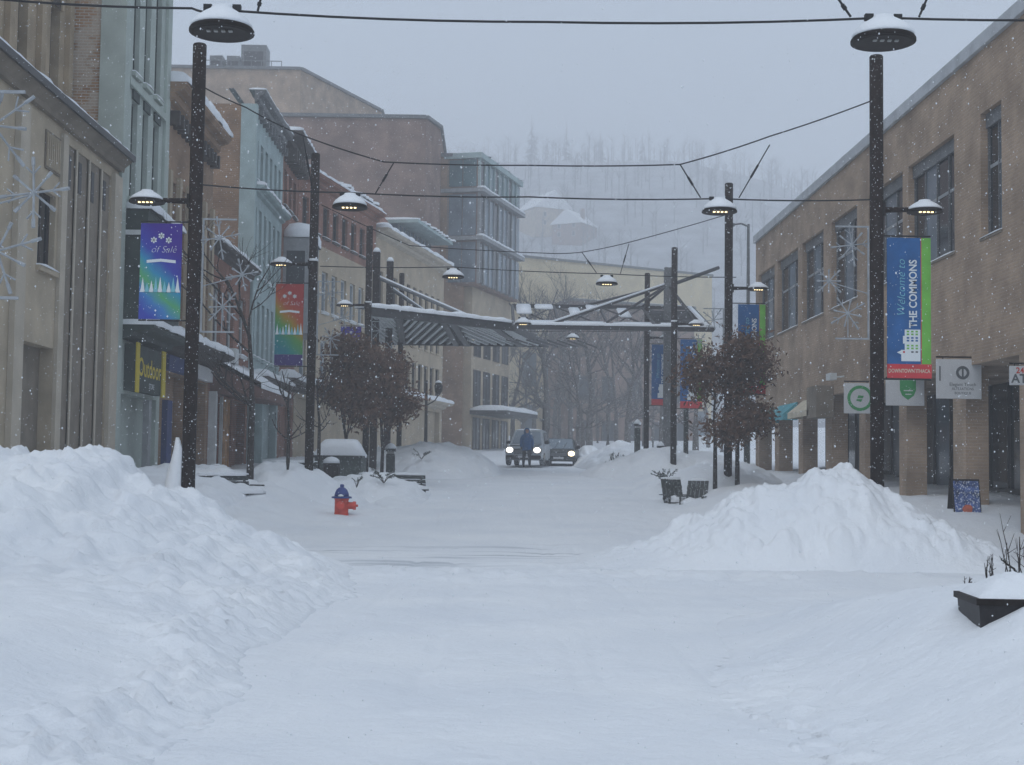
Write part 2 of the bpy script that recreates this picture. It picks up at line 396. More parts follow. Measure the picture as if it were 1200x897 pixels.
PY = [-60, 0, 15, 26, 35, 50, 70, 100, 150, 250, 420, 700]; PZ = [0, 0, .0, .10, .50, 1.0, 1.68, 2.7, 4.6, 10, 16, 20]
def ground_np(X, Y):
    z = np.interp(Y, PY, PZ)
    side = ss(4.3, 6.2, np.abs(X-.6))*ss(26.5, 32, Y)*(1-ss(80,110,Y))
    z = z + .42*side
    z = z + .10*(fbm(X*.35, Y*.25, 4, 3)-.5)*(1-.5*ss(40,80,Y))
    z = z + .28*side*(fbm(X*.5, Y*.35, 4, 8)-.35)
    z = z + .035*(billow(X*1.6, Y*1.2, 3, 5)-.5)*ss(2.0, 3.6, np.abs(X-.3))
    z = z + side*(1-ss(50,70,Y))*(.10*worley(X*1.5, Y*1.2, 66)**1.4 + .05*worley(X*3.4, Y*2.6, 67)*(fbm(X*.6, Y*.5, 3, 68) > .48))
    z = z + .05*worley(X*2.4, Y*1.5, 64)*ss(1.6, 3.2, np.abs(X-.4))*ss(26,30,Y)*(1-ss(50,70,Y))
    # wheel ruts up the street and scraped ridges across it
    for c in (.80, .98, 1.6, -.6, -1.3):
        cc = c + .12*np.sin(Y*.21+c*3)
        z = z - .022*np.exp(-((X-cc)/.06)**2)*(Y < 60)*np.clip(fbm(X*.2, Y*.7, 3, 31)*2.2-.6, 0, 1)
    cr = np.exp(-((Y-22.5)/4.0)**2)
    z = z + cr*.10*(fbm(X*.10, Y*1.3, 4, 21)-.5)*(1.0)
    z = z + np.exp(-((Y-20.6)/1.0)**2)*(.05+.10*worley(X*3.2, Y*2.6, 4)*(fbm(X*.4, Y*.4, 3, 2) > .45))*ss(-3,-1,X)*(1-ss(8,10,X))
    z = z + .02*worley(X*3.3, Y*2.4, 9)*(fbm(X*.5, Y*.3, 3, 12) > .55)
    return z
def ground(x, y): return float(ground_np(np.array([float(x)]), np.array([float(y)]))[0])

def grid_obj(name, xs, ys, zf, m, parent=None, keep=None):
    X, Y = np.meshgrid(xs, ys); Z = zf(X, Y)
    V = np.stack([X, Y, Z], -1).reshape(-1, 3); nx = len(xs)
    i = (np.arange(len(ys)-1)[:,None]*nx + np.arange(nx-1)[None,:]).ravel()
    Q = np.stack([i, i+1, i+nx+1, i+nx], -1)
    if keep is not None:
        K = keep(X, Y, Z).ravel(); k = K[Q].any(1); Q = Q[k]
        used = np.zeros(len(V), bool); used[Q.ravel()] = True; idx = np.cumsum(used)-1; V = V[used]; Q = idx[Q]
    return numpy_mesh(name, V, Q, m, True, parent)

t = np.linspace(-1, 1, 401); gx = 9*t + 291*np.sign(t)*np.abs(t)**9
gy = np.concatenate([np.linspace(-12, 3.4, 10), 3.5*np.exp(np.linspace(0, math.log(60/3.5), 560)), np.linspace(61, 742, 160)])
g = grid_obj('snow_ground', gx, gy, ground_np, 'road_snow'); g['kind'] = 'structure'

# ------------------------------------------------------------------ snow banks
def bank(label, x0, x1, y0, y1, hf, step=.05, ystep=None, group='ploughed snow banks'):
    xs = np.arange(x0, x1, step); ys = np.arange(y0, y1, ystep or step)
    H = {}
    def zf(X, Y):
        h = hf(X, Y); H['h'] = h
        return ground_np(X, Y) + np.where(h > .004, h, -.06)
    return tag(grid_obj('snow_bank', xs, ys, zf, 'snow', keep=lambda X, Y, Z: H['h'] > .004), label, 'snow bank', group)

BANKS = []
def clods(X, Y, seed, a=1.0):
    """broken lumps of ploughed snow from head size down to crumbs"""
    m = fbm(X*.8, Y*.8, 3, seed+70)
    return a*(.15*worley(X*1.7, Y*1.5, seed)**1.4 + .10*worley(X*3.4+2, Y*3.0, seed+5)**1.3*(m > .42) + .06*worley(X*6.6, Y*6.0, seed+9) + .028*worley(X*12, Y*11, seed+13)*(m < .58))
def left_bank(X, Y):
    crest = np.interp(X, [-12,-8.6,-7.2,-6.85,-6.6,-6.1,-5.7,-5.25,-5.0,-4.5,-4.1,-3.3,-2.5,-2.1,-1.9], [1.2,1.25,1.22,1.52,1.34,1.40,1.48,1.34,1.06,.93,.72,.42,.2,.06,0])
    yc = 19.6 + .5*np.sin(X*.9)
    prof = np.where(Y < yc, ss(-11.5, 0, Y-yc)**1.6, 1-ss(.6, 4.6, Y-yc))
    low = .46*ss(-1.9, -3.9, X)*ss(2.0, 6.0, Y)*(1-ss(20, 24, Y))
    h = np.maximum(crest*prof, low*.9) + .15*crest*prof
    rough = ss(12.5, 17.0, Y + .9*(X+5))*(1-ss(22.5, 24.5, Y))*ss(-2.0,-3.2,X)
    h = h + rough*(.20*(billow(X*1.0, Y*.85, 5, 41)-.6) + clods(X, Y, 3))
    h = h + .05*(fbm(X*1.3, Y*.6, 4, 51)-.5)*ss(-2.3,-3,X)*ss(.02,.2,h)
    chunk = (fbm(X*.5, Y*.4, 3, 17) > .56)*ss(-2.3,-3.0,X)*ss(.02,.2,h)
    h = h + chunk*(.09*worley(X*2.2+4, Y*1.7, 13)**1.5 + .03*worley(X*7, Y*6, 14))
    # low chunky windrow along the edge of the cleared lane
    e = np.exp(-((X+2.35+.16*np.sin(Y*.6)+.10*np.sin(Y*1.7))/.42)**2)*ss(3,6,Y)*(1-ss(18.5,20.5,Y))
    h = h + 1.5*e*(.045 + .07*worley(X*5.0, Y*4.6, 23)*(fbm(X*1.2, Y*1.2, 3, 24) > .45) + .055*worley(X*10, Y*9, 25) + .04*(billow(X*2.5, Y*2.0, 4, 29)-.4))
    return h*ss(3.4, 4.4, Y) - .03
BANKS.append(bank('big lumpy ploughed snow bank filling the left foreground', -12.5, -1.5, 3.4, 24.8, left_bank, .052, .05))

def right_pile(X, Y):
    crest = np.interp(X, [1.2,2.6,3.7,4.7,5.1,5.6,6.1,6.45,6.8,7.4,8.0,8.5,9.0], [0,.28,.78,1.26,1.34,1.55,1.56,1.30,1.12,.74,.40,.18,0])
    yc = 24.0
    prof = np.where(Y < yc, ss(-1.9, .0, Y-yc)**.55, 1-ss(.1, 2.6, Y-yc))
    h = crest*prof
    k = ss(.02, .35, h)
    h = h + k*(.18*(billow(X*1.4, Y*1.3, 5, 61)-.6) + clods(X, Y, 33, 1.15))
    return h - .03
BANKS.append(bank('tall ploughed snow pile heaped at the foot of the right lamp post', .8, 9.3, 21.8, 27, right_pile, .042))

def near_right(X, Y):
    h = .50*ss(1.9, 3.6, X)*ss(3.4, 7.5, Y)*(1-ss(12.5, 17.0, Y)) + .30*np.exp(-(((X-4.2)/1.5)**2+((Y-10.9)/1.5)**2)) + .34*np.exp(-(((X-3.95)/.42)**2+((Y-9.25)/.5)**2))
    k = ss(.02, .25, h)
    e = np.exp(-((X-2.25-.25*np.sin(Y*.5))/.4)**2)*ss(4,6,Y)*(1-ss(10,14,Y))
    return h + k*(.10*(billow(X*1.1, Y*.9, 5, 71)-.55) + .06*worley(X*2.2, Y*2.0, 43)**1.5*(fbm(X*.7, Y*.7, 3, 44) > .5)) + e*(.02+.05*worley(X*6, Y*5, 47)+.03*worley(X*11, Y*10, 48)) - .03
BANKS.append(bank('low soft snow bank around the black planter in the right foreground', 1.5, 9.0, 3.4, 17.2, near_right, .05))

def blob(cx, cy, rx, ry, h, seed, n=1.0):
    def f(X, Y):
        d = ((X-cx)/rx)**2 + ((Y-cy)/ry)**2
        q = h*np.clip(1-d, 0, 1)**.8
        return q + ss(.02,.3,q)*n*(.22*(billow(X*1.1, Y*.9, 4, seed)-.6)+.1*worley(X*2, Y*1.6, seed)) - .03
    return f
for lab, a in (
    ('long snow bank beyond the benches, ending at the white car', (-2.6, 62, 3.0, 7.5, 1.25, 81)),
    ('snow mound in front of the grey storage box', (-5.2, 38.5, 1.9, 2.6, .55, 82)),
    ('low snow mound around the evergreen sprigs beside the left bench', (-3.4, 41.5, 1.6, 2.8, .62, 83)),
    ('snow mound between the black lawn chairs and the tall right pile', (6.6, 44.5, 2.4, 4.0, .55, 84)),
    ('snow bank in front of the bollards beside the far right lamp posts', (7.0, 60, 3.4, 5.0, .75, 85)),
    ('ploughed edge ridge right of the distant cars', (6.2, 72, 2.2, 6, .8, 86)),
    ('low snow ridge along the left edge of the upper lane', (-2.6, 42.0, .8, 6.0, .22, 88)),
    ('snow drift against the shopfronts left of the leaning post', (-7.6, 32.0, 2.0, 8.0, .55, 89)),
    ):
    cx, cy, rx, ry, h, sd = a
    BANKS.append(bank(lab, cx-rx-.1, cx+rx+.1, cy-ry-.1, cy+ry+.1, blob(*a), .07, .09))

# ------------------------------------------------------------------ building kit: facade in the local xz plane, street on the -y side
def snow_strip(parent, x0, x1, y0, y1, z, h=.12, seg=.35, name='snow_cap'):
    """a lumpy strip of settled snow"""
    n = max(2, int((x1-x0)/seg)); mb = MB(); prof = [(0,0),(.0,.55),(.18,.92),(.5,1.0),(.82,.9),(1,.5),(1,0)]
    rows = []
    for i in range(n+1):
        x = x0 + (x1-x0)*i/n; k = .72+.5*random.random(); s = random.uniform(-.06,.06)*(y1-y0)
        if i in (0, n): k *= .6
        rows.append([(x, y0+s+(y1-y0)*a, z+h*k*b) for a, b in prof])
    o = len(mb.v); m = len(prof); mb.v += [p for r in rows for p in r]
    for i in range(n):
        for j in range(m-1): mb.f.append((o+i*m+j+1, o+i*m+j, o+(i+1)*m+j, o+(i+1)*m+j+1))
    mb.f.append(tuple(range(o, o+m))); mb.f.append(tuple(range(o+n*m, o+n*m+m))[::-1])
    return mb.build(name, 'snow', parent, smooth=True)

def wall(parent, L, depth, z0, z1, opens, m, t=.3, name='wall', x0=0.0, y=0.0, ends=True, bottom=False, side=None):
    us = sorted({x0, L, *[o[0] for o in opens], *[o[1] for o in opens]}); zs = sorted({z0, z1, *[o[2] for o in opens], *[o[3] for o in opens]})
    mb = MB()
    for i in range(len(us)-1):
        for j in range(len(zs)-1):
            cu, cz = (us[i]+us[i+1])/2, (zs[j]+zs[j+1])/2
            if any(a < cu < b and c < cz < d for a, b, c, d in opens): continue
            mb.quad((us[i],y,zs[j]),(us[i+1],y,zs[j]),(us[i+1],y,zs[j+1]),(us[i],y,zs[j+1]))
    for a, b, c, d in opens:
        mb.quad((a,y,c),(a,y,d),(a,y+t,d),(a,y+t,c)); mb.quad((b,y,d),(b,y,c),(b,y+t,c),(b,y+t,d))
        mb.quad((a,y,d),(b,y,d),(b,y+t,d),(a,y+t,d)); mb.quad((b,y,c),(a,y,c),(a,y+t,c),(b,y+t,c))
    if ends:
        t0, t1 = (MB(), MB()) if side else (mb, mb)
        t0.quad((x0,y+depth,z0),(x0,y,z0),(x0,y,z1),(x0,y+depth,z1)); t1.quad((L,y,z0),(L,y+depth,z0),(L,y+depth,z1),(L,y,z1))
        if side: t0.build('side_wall', side, parent); t1.build('side_wall', side, parent)
        mb.quad((L,y+depth,z0),(x0,y+depth,z0),(x0,y+depth,z1),(L,y+depth,z1))
        mb.quad((x0,y,z1),(L,y,z1),(L,y+depth,z1),(x0,y+depth,z1))
        mb.quad((x0,y+.31,z0),(x0,y+.31,z1),(L,y+.31,z1),(L,y+.31,z0))
    if bottom: mb.quad((x0,y,z0),(x0,y+depth,z0),(L,y+depth,z0),(L,y,z0))
    return mb.build(name, m, parent)

def win(parent, u0, u1, z0, z1, nv=1, nh=2, fm='window_grey', gm='glass', rec=.16, fw=.06, sill=True, snow=True, y=0.0, sillm=None, label=None, mw=None, slim=False):
    f = MB(); a, b = y+rec-.04, y+rec+.04; mw = mw or fw*.7
    f.box(u0,u0+fw,a,b,z0,z1); f.box(u1-fw,u1,a,b,z0,z1); f.box(u0+fw,u1-fw,a,b,z0,z0+fw); f.box(u0+fw,u1-fw,a,b,z1-fw,z1)
    for i in range(1, nv):
        u = u0+(u1-u0)*i/nv; f.box(u-mw/2,u+mw/2,a+.006,b-.006,z0+fw,z1-fw)
    for j in range(1, nh):
        z = z0+(z1-z0)*j/nh; f.box(u0+fw,u1-fw,a+.012,b-.012,z-mw/2,z+mw/2)
    w = f.build('window', fm, parent)
    for i in range(nv):
        ua, ub = u0+(u1-u0)*i/nv, u0+(u1-u0)*(i+1)/nv
        MB().box(ua+.004, ub-.004, y+rec+.003, y+rec+.02, z0+.004, z1-.004).build('pane', gm if not isinstance(gm, (list, tuple)) else gm[i % len(gm)], w)
    if slim: MB().box(u0-.03, u1+.03, y-.03, y+rec-.045, z0-.06, z0-.004).build('sill', sillm or fm, w); snow_strip(w, u0, u1, y-.035, y+rec-.05, z0-.005, .045); return w
    if sill: MB().box(u0-.08, u1+.08, y-.10, y+rec-.045, z0-.11, z0-.004).build('sill', sillm or fm, w)
    if snow: snow_strip(w, u0-.06, u1+.06, y-.11, y+rec-.05, z0-.006 if sill else z0+.001, .07 if sill else .05)
    return w

def cornice(parent, x0, x1, prof, m, name='cornice'):
    mb = MB(); n = len(prof); o = 0
    mb.v += [(x0, a, b) for a, b in prof] + [(x1, a, b) for a, b in prof]
    mb.f.append(tuple(range(n))[::-1]); mb.f.append(tuple(range(n, 2*n)))
    for i in range(n):
        j = (i+1) % n; mb.f.append((i, j, n+j, n+i))
    return mb.build(name, m, parent)
def std_cornice(parent, x0, x1, z, out, h, m, snow=.14):
    c = cornice(parent, x0, x1, [(.0, z-h), (-out*.35, z-h*.8), (-out*.4, z-h*.5), (-out*.85, z-h*.35), (-out, z-h*.15), (-out, z), (.0, z)], m)
    if snow: snow_strip(c, x0, x1, -out*1.02, .25, z+.002, snow)
    return c

def shopfront(parent, u0, u1, z0, z1, n, fm, gm, rec=.5, y=0.0, stall='dark_metal'):
    return win(parent, u0, u1, z0, z1, nv=n, nh=1, fm=fm, gm=gm, rec=rec, fw=.09, sill=False, snow=False, y=y)

# ------------------------------------------------------------------ left row
XL = -9.3
A0 = 22.0
b = thing('bank_building', 'two storey beige stone building with tall fins at the left edge, snow along its cornice', 'building', (XL, A0, 0), R(90))
def uA(y): return y - A0
fins = [30.4, 31.2, 32.2, 33.2, 34.1]
ops = [(uA(28.1), uA(30.0), .3, 4.0), (uA(28.75), uA(29.85), 5.6, 7.2), (uA(25.2), uA(26.4), 5.6, 7.2)] + [(uA(fins[i])+.05, uA(fins[i+1])-.05, .3, 8.5) for i in range(4)]
wall(b, 12.78, 10, .0, 8.75, ops, 'limestone', t=.35)
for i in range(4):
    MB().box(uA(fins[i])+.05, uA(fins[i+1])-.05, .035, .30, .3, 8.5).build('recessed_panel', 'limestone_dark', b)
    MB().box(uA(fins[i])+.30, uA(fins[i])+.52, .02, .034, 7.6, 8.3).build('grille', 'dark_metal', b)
for i in range(1, 4):
    MB().box(uA(fins[i])-.05, uA(fins[i])+.05, -.03, .03, .3, 8.498).build('fin', 'limestone_light', b)
MB().box(uA(34.1)+.0, 12.76, -.10, -.003, .3, 8.6).build('pilaster', 'limestone_light', b)
MB().box(uA(30.03), uA(30.40), -.08, -.003, .3, 8.6).build('pilaster', 'limestone_light', b)
MB().box(uA(27.2), uA(27.75), -.12, -.003, .3, 8.6).build('pilaster', 'limestone_light', b)
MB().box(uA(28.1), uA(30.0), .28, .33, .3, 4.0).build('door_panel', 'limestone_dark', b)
win(b, uA(28.75), uA(29.85), 5.6, 7.2, 2, 1, 'dark_trim', ['glass_pale', 'glass'], sillm='limestone')
win(b, uA(25.2), uA(26.4), 5.6, 7.2, 2, 1, 'dark_trim', ['glass_pale', 'glass'], sillm='limestone')
gr = MB().box(uA(29.0), uA(30.0), -.03, -.003, 7.65, 8.45).build('ornament_panel', 'limestone_dark', b)
for k in range(7): MB().box(uA(29.04)+k*.135, uA(29.04)+k*.135+.05, -.06, -.032, 7.7, 8.4).build('ornament_bar', 'limestone', gr)
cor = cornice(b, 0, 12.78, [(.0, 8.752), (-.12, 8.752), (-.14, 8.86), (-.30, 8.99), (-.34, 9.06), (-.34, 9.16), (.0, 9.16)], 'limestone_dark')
snow_strip(cor, 0, 12.78, -.36, .2, 9.162, .10)
MB().box(0, 12.78, -.40, -.342, 9.0, 9.15).build('gutter', 'dark_metal', b)
ow = [(uA(30.8), uA(31.45), 10.3, 12.45), (uA(33.05), uA(33.75), 10.3, 12.45), (uA(28.4), uA(29.1), 10.3, 12.45)]
wall(b, 12.77, 8, 8.6, 15.5, ow, 'tan_stone', t=.35, name='upper_wall', y=1.25)
for a_, b_, c_, d_ in ow:
    w = win(b, a_, b_, c_, d_, 1, 2, 'dark_trim', 'glass', y=1.25, rec=.25, snow=False, sillm='tan_stone')
    arch = MB(); rr = (b_-a_)/2; cx = (a_+b_)/2
    arch.prism([(cx+rr*math.cos(math.pi*k/10), d_+.001+rr*math.sin(math.pi*k/10)) for k in range(11)], 1.235, 1.249)
    arch.build('arch_pane', 'glass', w)
    hood = MB(); hood.tube([(cx+(rr+.06)*math.cos(math.pi*k/10), 1.23, d_+(rr+.06)*math.sin(math.pi*k/10)) for k in range(11)], .05, 6); hood.build('arch_hood', 'tan_stone', w)
for q in (27.6, 30.1, 32.2, 34.3):
    MB().box(uA(q)-.16, uA(q)+.16, 1.12, 1.247, 9.1, 15.4).build('pilaster', 'tan_stone', b)

# narrow pale building with the washed brick flank
B0 = 34.8
b = thing('narrow_building', 'tall narrow pale green stone building with a worn whitewashed brick flank and dark green bay', 'building', (XL, B0, 0), R(90))
def uB(y): return y - B0
colsB = [(35.75, 36.35), (36.9, 37.5), (38.05, 38.7)]
ops = []
for y0, y1 in colsB: ops += [(uB(y0), uB(y1), 11.55, 14.9), (uB(y0), uB(y1), 8.35, 10.85)]
ops.append((.45, 4.45, .6, 3.35))
wall(b, 4.84, 12, .2, 17.5, ops, 'pale_green', side='brick_washed')
for y0, y1 in colsB:
    win(b, uB(y0), uB(y1), 11.55, 14.9, 1, 2, 'dark_green', 'glass', sillm='pale_green')
    w = win(b, uB(y0), uB(y1), 8.35, 10.85, 1, 2, 'dark_green', 'glass', sillm='pale_green', snow=False)
    MB().box(uB(y0)-.02, uB(y1)+.02, -.05, -.003, 10.86, 11.1).build('lintel', 'dark_green', w)
MB().box(-.06, .42, -.08, .55, .2, 17.4).build('corner_pilaster', 'pale_green', b)
MB().box(4.35, 4.82, -.08, -.003, 5.2, 17.4).build('pilaster', 'pale_green', b)
MB().box(.45, 4.34, -.10, -.003, 11.1, 11.3).build('string_course', 'pale_green', b)
bay = MB(); bay.prism([(.5, 5.15), (4.2, 5.15), (4.2, 7.95), (.5, 7.95)], -.62, -.004)
bay = bay.build('bay', 'dark_green', b)
for k in range(4): MB().box(.58+k*.9, .58+k*.9+.78, -.645, -.625, 5.5, 7.3).build('bay_panel', 'glass', bay)
MB().box(.45, 4.25, -.68, -.004, 7.3, 7.42).build('bay_rail', 'white_paint', bay)
snow_strip(bay, .42, 4.28, -.72, -.01, 7.952, .3)
sc = std_cornice(b, .43, 4.84, 5.05, .85, .35, 'dark_green', .28)
sg = MB().box(.95, 4.15, -.28, -.004, 3.45, 4.62).build('shop_sign', 'dark_green', b)
MB().box(.97, 1.27, -.32, -.283, 3.4, 4.66).build('sign_edge', 'yellow', sg); MB().box(3.75, 4.13, -.32, -.283, 3.4, 4.66).build('sign_edge', 'yellow', sg)
lettering('Outdoor', 'yellow', sg, 2.5, 4.05, .66, y=-.287, bold=.012)
lettering('STORE', 'banner_white', sg, 2.7, 3.62, .2, y=-.287)
shopfront(b, .45, 4.45, .6, 3.35, 4, 'window_grey', ['glass', 'glass', 'glass_pale', 'glass'])
MB().box(3.0, 3.3, -.16, -.004, .6, 3.3).build('shop_pier', 'window_grey', b)

# brown brick building
C0 = 39.65
b = thing('brick_building', 'brown brick building with tall brick piers and a thick snow roof edge', 'building', (XL, C0, 0), R(90), 'row buildings on the left of the street')
bays = [(.45+k*1.22, .45+k*1.22+.86) for k in range(5)]
ops = [(a_, b_, 5.6, 9.7) for a_, b_ in bays] + [(.3, 3.1, .8, 4.2), (3.5, 6.3, .8, 4.2)]
wall(b, 6.64, 12, .3, 12.2, ops, 'brick_brown')
for a_, b_ in bays: win(b, a_, b_, 5.6, 9.7, 1, 3, 'brick_brown' if False else 'dark_trim', 'glass', sillm='brick_brown')
for k in range(6): MB().box(.12+k*1.22, .40+k*1.22, -.12, -.003, 5.35, 9.9).build('pier', 'beige', b)
for k in range(12): MB().box(.2+k*.53, .36+k*.53, -.3, -.003, 11.2, 11.6).build('bracket', 'dark_trim', b)
std_cornice(b, -.1, 6.7, 12.35, .55, .6, 'brick_brown', .42)
sc = std_cornice(b, 0, 6.64, 5.1, .85, .4, 'dark_trim', .32)
MB().box(.2, 2.9, -.2, -.004, 4.25, 4.68).build('shop_sign', 'navy', b); lt = MB().box(3.2, 6.4, -.2, -.004, 4.25, 4.68).build('shop_sign', 'sign_white', b)
MB().box(.3, .9, -.16, -.004, .8, 3.4).build('shop_pier', 'navy', b)
shopfront(b, .3, 3.1, .8, 4.2, 3, 'maroon', ['glass', 'maroon', 'maroon'])
shopfront(b, 3.5, 6.3, .8, 4.2, 3, 'white_paint', ['glass_pale', 'white_paint', 'glass_pale'])

# low brick shop
D0 = 46.3
b = thing('low_shop', 'low red brick shop with a brown snowy awning and orange boarded front', 'building', (XL, D0, 0), R(90), 'row buildings on the left of the street')
ops = [(.5+k*2.4, 1.8+k*2.4, 5.6, 7.7) for k in range(3)] + [(.4, 2.0, .9, 3.9), (2.2, 4.3, .9, 3.9), (4.5, 7.0, .9, 3.9)]
wall(b, 7.48, 9, .4, 8.75, ops, 'brick_red')
for k in range(3): win(b, .5+k*2.4, 1.8+k*2.4, 5.6, 7.7, 2, 2, 'white_paint', 'glass', sillm='white_paint')
std_cornice(b, 0, 7.48, 8.95, .4, .4, 'dark_trim', .2)
shopfront(b, .4, 2.0, .9, 3.9, 2, 'white_paint', ['glass_pale', 'orange_wood'], rec=.1); shopfront(b, 2.2, 4.3, .9, 3.9, 2, 'orange_wood', ['orange_wood', 'orange_wood'], rec=.1); shopfront(b, 4.5, 7.0, .9, 3.9, 3, 'dark_trim', 'glass')
for k in range(3): MB().box(2.05+k*.02, 2.17, -.1, -.003, .9, 3.9).build('shop_pier', 'white_paint', b) if k == 0 else None
MB().box(.15, .38, -.25, -.003, .7, 4.0).build('shop_column', 'white_paint', b)
aw = MB(); aw.add([(.3,-.01,5.0),(7.2,-.01,5.0),(7.2,-1.7,4.1),(.3,-1.7,4.1),(7.2,-1.7,3.8),(.3,-1.7,3.8),(7.2,-.01,3.95),(.3,-.01,3.95)], [(0,3,2,1),(3,5,4,2),(0,7,5,3),(1,2,4,6),(5,7,6,4)])
aw = aw.build('awning', 'brown_cloth', b)
sn = MB(); N_ = 16
for i in range(N_+1):
    x = .3+6.9*i/N_; k1, k2 = random.uniform(.1,.24), random.uniform(.05,.2)
    sn.v += [(x,-.02,5.01),(x,-.02,5.05+k1),(x,-.9,4.56+k1),(x,-1.6-random.random()*.12,4.14+k2),(x,-1.68,4.125)]
for i in range(N_):
    for j in range(4): sn.f.append((5*i+j, 5*i+5+j, 5*i+6+j, 5*i+1+j))
sn.build('snow_cap', 'snow', aw, smooth=True)
wall(b, 7.46, 5, 8.5, 11.2, [], 'brick_red', name='upper_wall', y=2.6, x0=3.2)
snow_strip(b, 3.2, 7.46, 2.5, 7.7, 11.205, .22)
MB().box(1.2, 1.8, -.65, -.05, 5.0, 5.5).build('vent_box', 'white_paint', b)

# pale blue building
E0 = 53.8
b = thing('pale_building', 'tall building with pale blue-green front, dark bracket cornice and brown brick flank', 'building', (XL, E0, 0), R(90), 'row buildings on the left of the street')
bays = [(.45+k*1.17, .45+k*1.17+.62) for k in range(6)]
ops = [(a_, b_, 12.6, 14.2) for a_, b_ in bays] + [(a_, b_, 9.0, 11.6) for a_, b_ in bays] + [(a_, b_, 5.8, 8.0) for a_, b_ in bays] + [(.4, 3.5, 1.1, 4.2), (3.8, 7.1, 1.1, 4.2)]
wall(b, 7.48, 12, .6, 15.4, ops, 'pale_blue', side='brick_brown')
for a_, b_ in bays:
    for z0, z1 in ((12.6,14.2),(9.0,11.6),(5.8,8.0)): win(b, a_, b_, z0, z1, 1, 2, 'dark_green', 'glass', sillm='pale_blue')
MB().box(-.06, .3, -.1, .5, .6, 15.4).build('corner_pilaster', 'pale_blue', b)
c = std_cornice(b, .31, 7.48, 12.35, .4, .3, 'pale_blue', .2)
for k in range(10): MB().box(.5+k*.72, .62+k*.72, -.26, -.003, 14.95, 15.3).build('bracket', 'metal_grey', b)
std_cornice(b, -.05, 7.5, 15.95, .42, .5, 'metal_grey', .1)
MB().box(-.02, 7.4, .8, 1.0, 15.95, 16.0).build('roof_edge', 'metal_grey', b)
shopfront(b, .4, 3.5, 1.1, 4.2, 3, 'dark_metal', 'glass'); shopfront(b, 3.8, 7.1, 1.1, 4.2, 3, 'window_grey', ['glass', 'glass_pale'])
std_cornice(b, .31, 7.48, 5.0, .7, .4, 'dark_trim', .3)

# dark brick building with the oriel
F0 = 61.3
b = thing('oriel_building', 'dark brick building with a heavy bracket cornice and snow topped oriel window', 'building', (XL, F0, 0), R(90), 'row buildings on the left of the street')
ops = [(.4, 1.3, 13.0, 14.6), (1.8, 2.7, 13.0, 14.6), (3.2, 4.1, 13.0, 14.6), (.4, 4.3, 1.4, 4.6)]
wall(b, 4.68, 11, .8, 15.6, ops, 'brick_red')
for a_, b_, c_, d_ in ops[:3]: win(b, a_, b_, c_, d_, 1, 2, 'dark_trim', 'glass')
for k in range(7): MB().box(.3+k*.64, .5+k*.64, -.55, -.003, 14.9, 15.5).build('bracket', 'dark_trim', b)
std_cornice(b, 0, 4.68, 16.2, .8, .6, 'dark_trim', .25)
orl = MB().box(.6, 4.2, -1.1, -.004, 7.4, 11.6).build('oriel', 'window_grey', b)
for k in range(3): MB().box(.75+k*1.15, 1.65+k*1.15, -1.13, -1.103, 8.6, 11.0).build('pane', 'glass', orl)
MB().box(.57, .597, -.95, -.15, 8.6, 11.0).build('pane', 'glass', orl)
snow_strip(orl, .5, 4.3, -1.2, -.01, 11.602, .75)
shopfront(b, .4, 4.3, 1.4, 4.6, 4, 'dark_metal', 'glass')
std_cornice(b, 0, 4.68, 5.4, .7, .4, 'dark_trim', .35)

# the street bends: beige pair at an angle
rzF = R(78); dF = Vector((math.cos(rzF), math.sin(rzF), 0))
b = thing('beige_building', 'beige building with red brick top storey and white framed windows behind left lamp posts', 'building', (XL, 66.2, 0), rzF, 'row buildings on the left of the street')
ops = [(.6+k*1.5, 1.5+k*1.5, z, z+2.0) for k in range(8) for z in (5.8, 9.2)] + [(.5, 12.0, 2.0, 4.8)]
wall(b, 12.6, 10, 1.2, 12.4, ops, 'beige')
for a_, b_, c_, d_ in ops[:-1]: win(b, a_, b_, c_, d_, 1, 2, 'white_paint', 'glass_pale', fw=.08)
wall(b, 12.6, 10, 12.4, 15.2, [(.6+k*1.5, 1.5+k*1.5, 12.9, 14.4) for k in range(8)], 'brick_red', name='upper_wall')
for k in range(8): win(b, .6+k*1.5, 1.5+k*1.5, 12.9, 14.4, 1, 1, 'dark_trim', 'glass')
std_cornice(b, 0, 12.6, 15.6, .6, .45, 'brick_red', .2)
std_cornice(b, 0, 12.6, 5.4, .8, .4, 'dark_trim', .35)
shopfront(b, .5, 12.0, 2.0, 4.8, 8, 'dark_metal', ['glass', 'glass_pale', 'glass'])
p = Vector((XL, 66.2, 0)) + dF*12.65
b = thing('columned_building', 'pale beige building with tall upper windows and a sloped red roof below the brick tower', 'building', p, rzF, 'row buildings on the left of the street')
ops = [(.7+k*1.45, 1.5+k*1.45, 9.0, 12.6) for k in range(10)] + [(.7+k*1.45, 1.7+k*1.45, 6.0, 8.0) for k in range(10)] + [(.6, 15, 2.4, 5.2)]
wall(b, 15.6, 9, 1.6, 14.6, ops, 'beige')
for a_, b_, c_, d_ in ops[:20]: win(b, a_, b_, c_, d_, 1, 2, 'dark_trim', 'glass', snow=False, sillm='beige')
std_cornice(b, 0, 15.6, 14.9, .7, .5, 'limestone_light', .3)
std_cornice(b, 0, 15.6, 5.8, .8, .4, 'limestone_light', .3)
shopfront(b, .6, 15, 2.4, 5.2, 9, 'dark_metal', ['glass', 'glass_pale', 'glass'])
rf = MB(); rf.add([(0,.1,15.0),(7.0,.1,15.0),(7.0,2.2,17.4),(0,2.2,17.4),(7.0,8,17.4),(0,8,17.4),(7.0,8,15),(0,8,15)], [(0,1,2,3),(3,2,4,5),(0,3,5,7),(1,6,4,2)])
rf = rf.build('roof', 'brick_red', b)
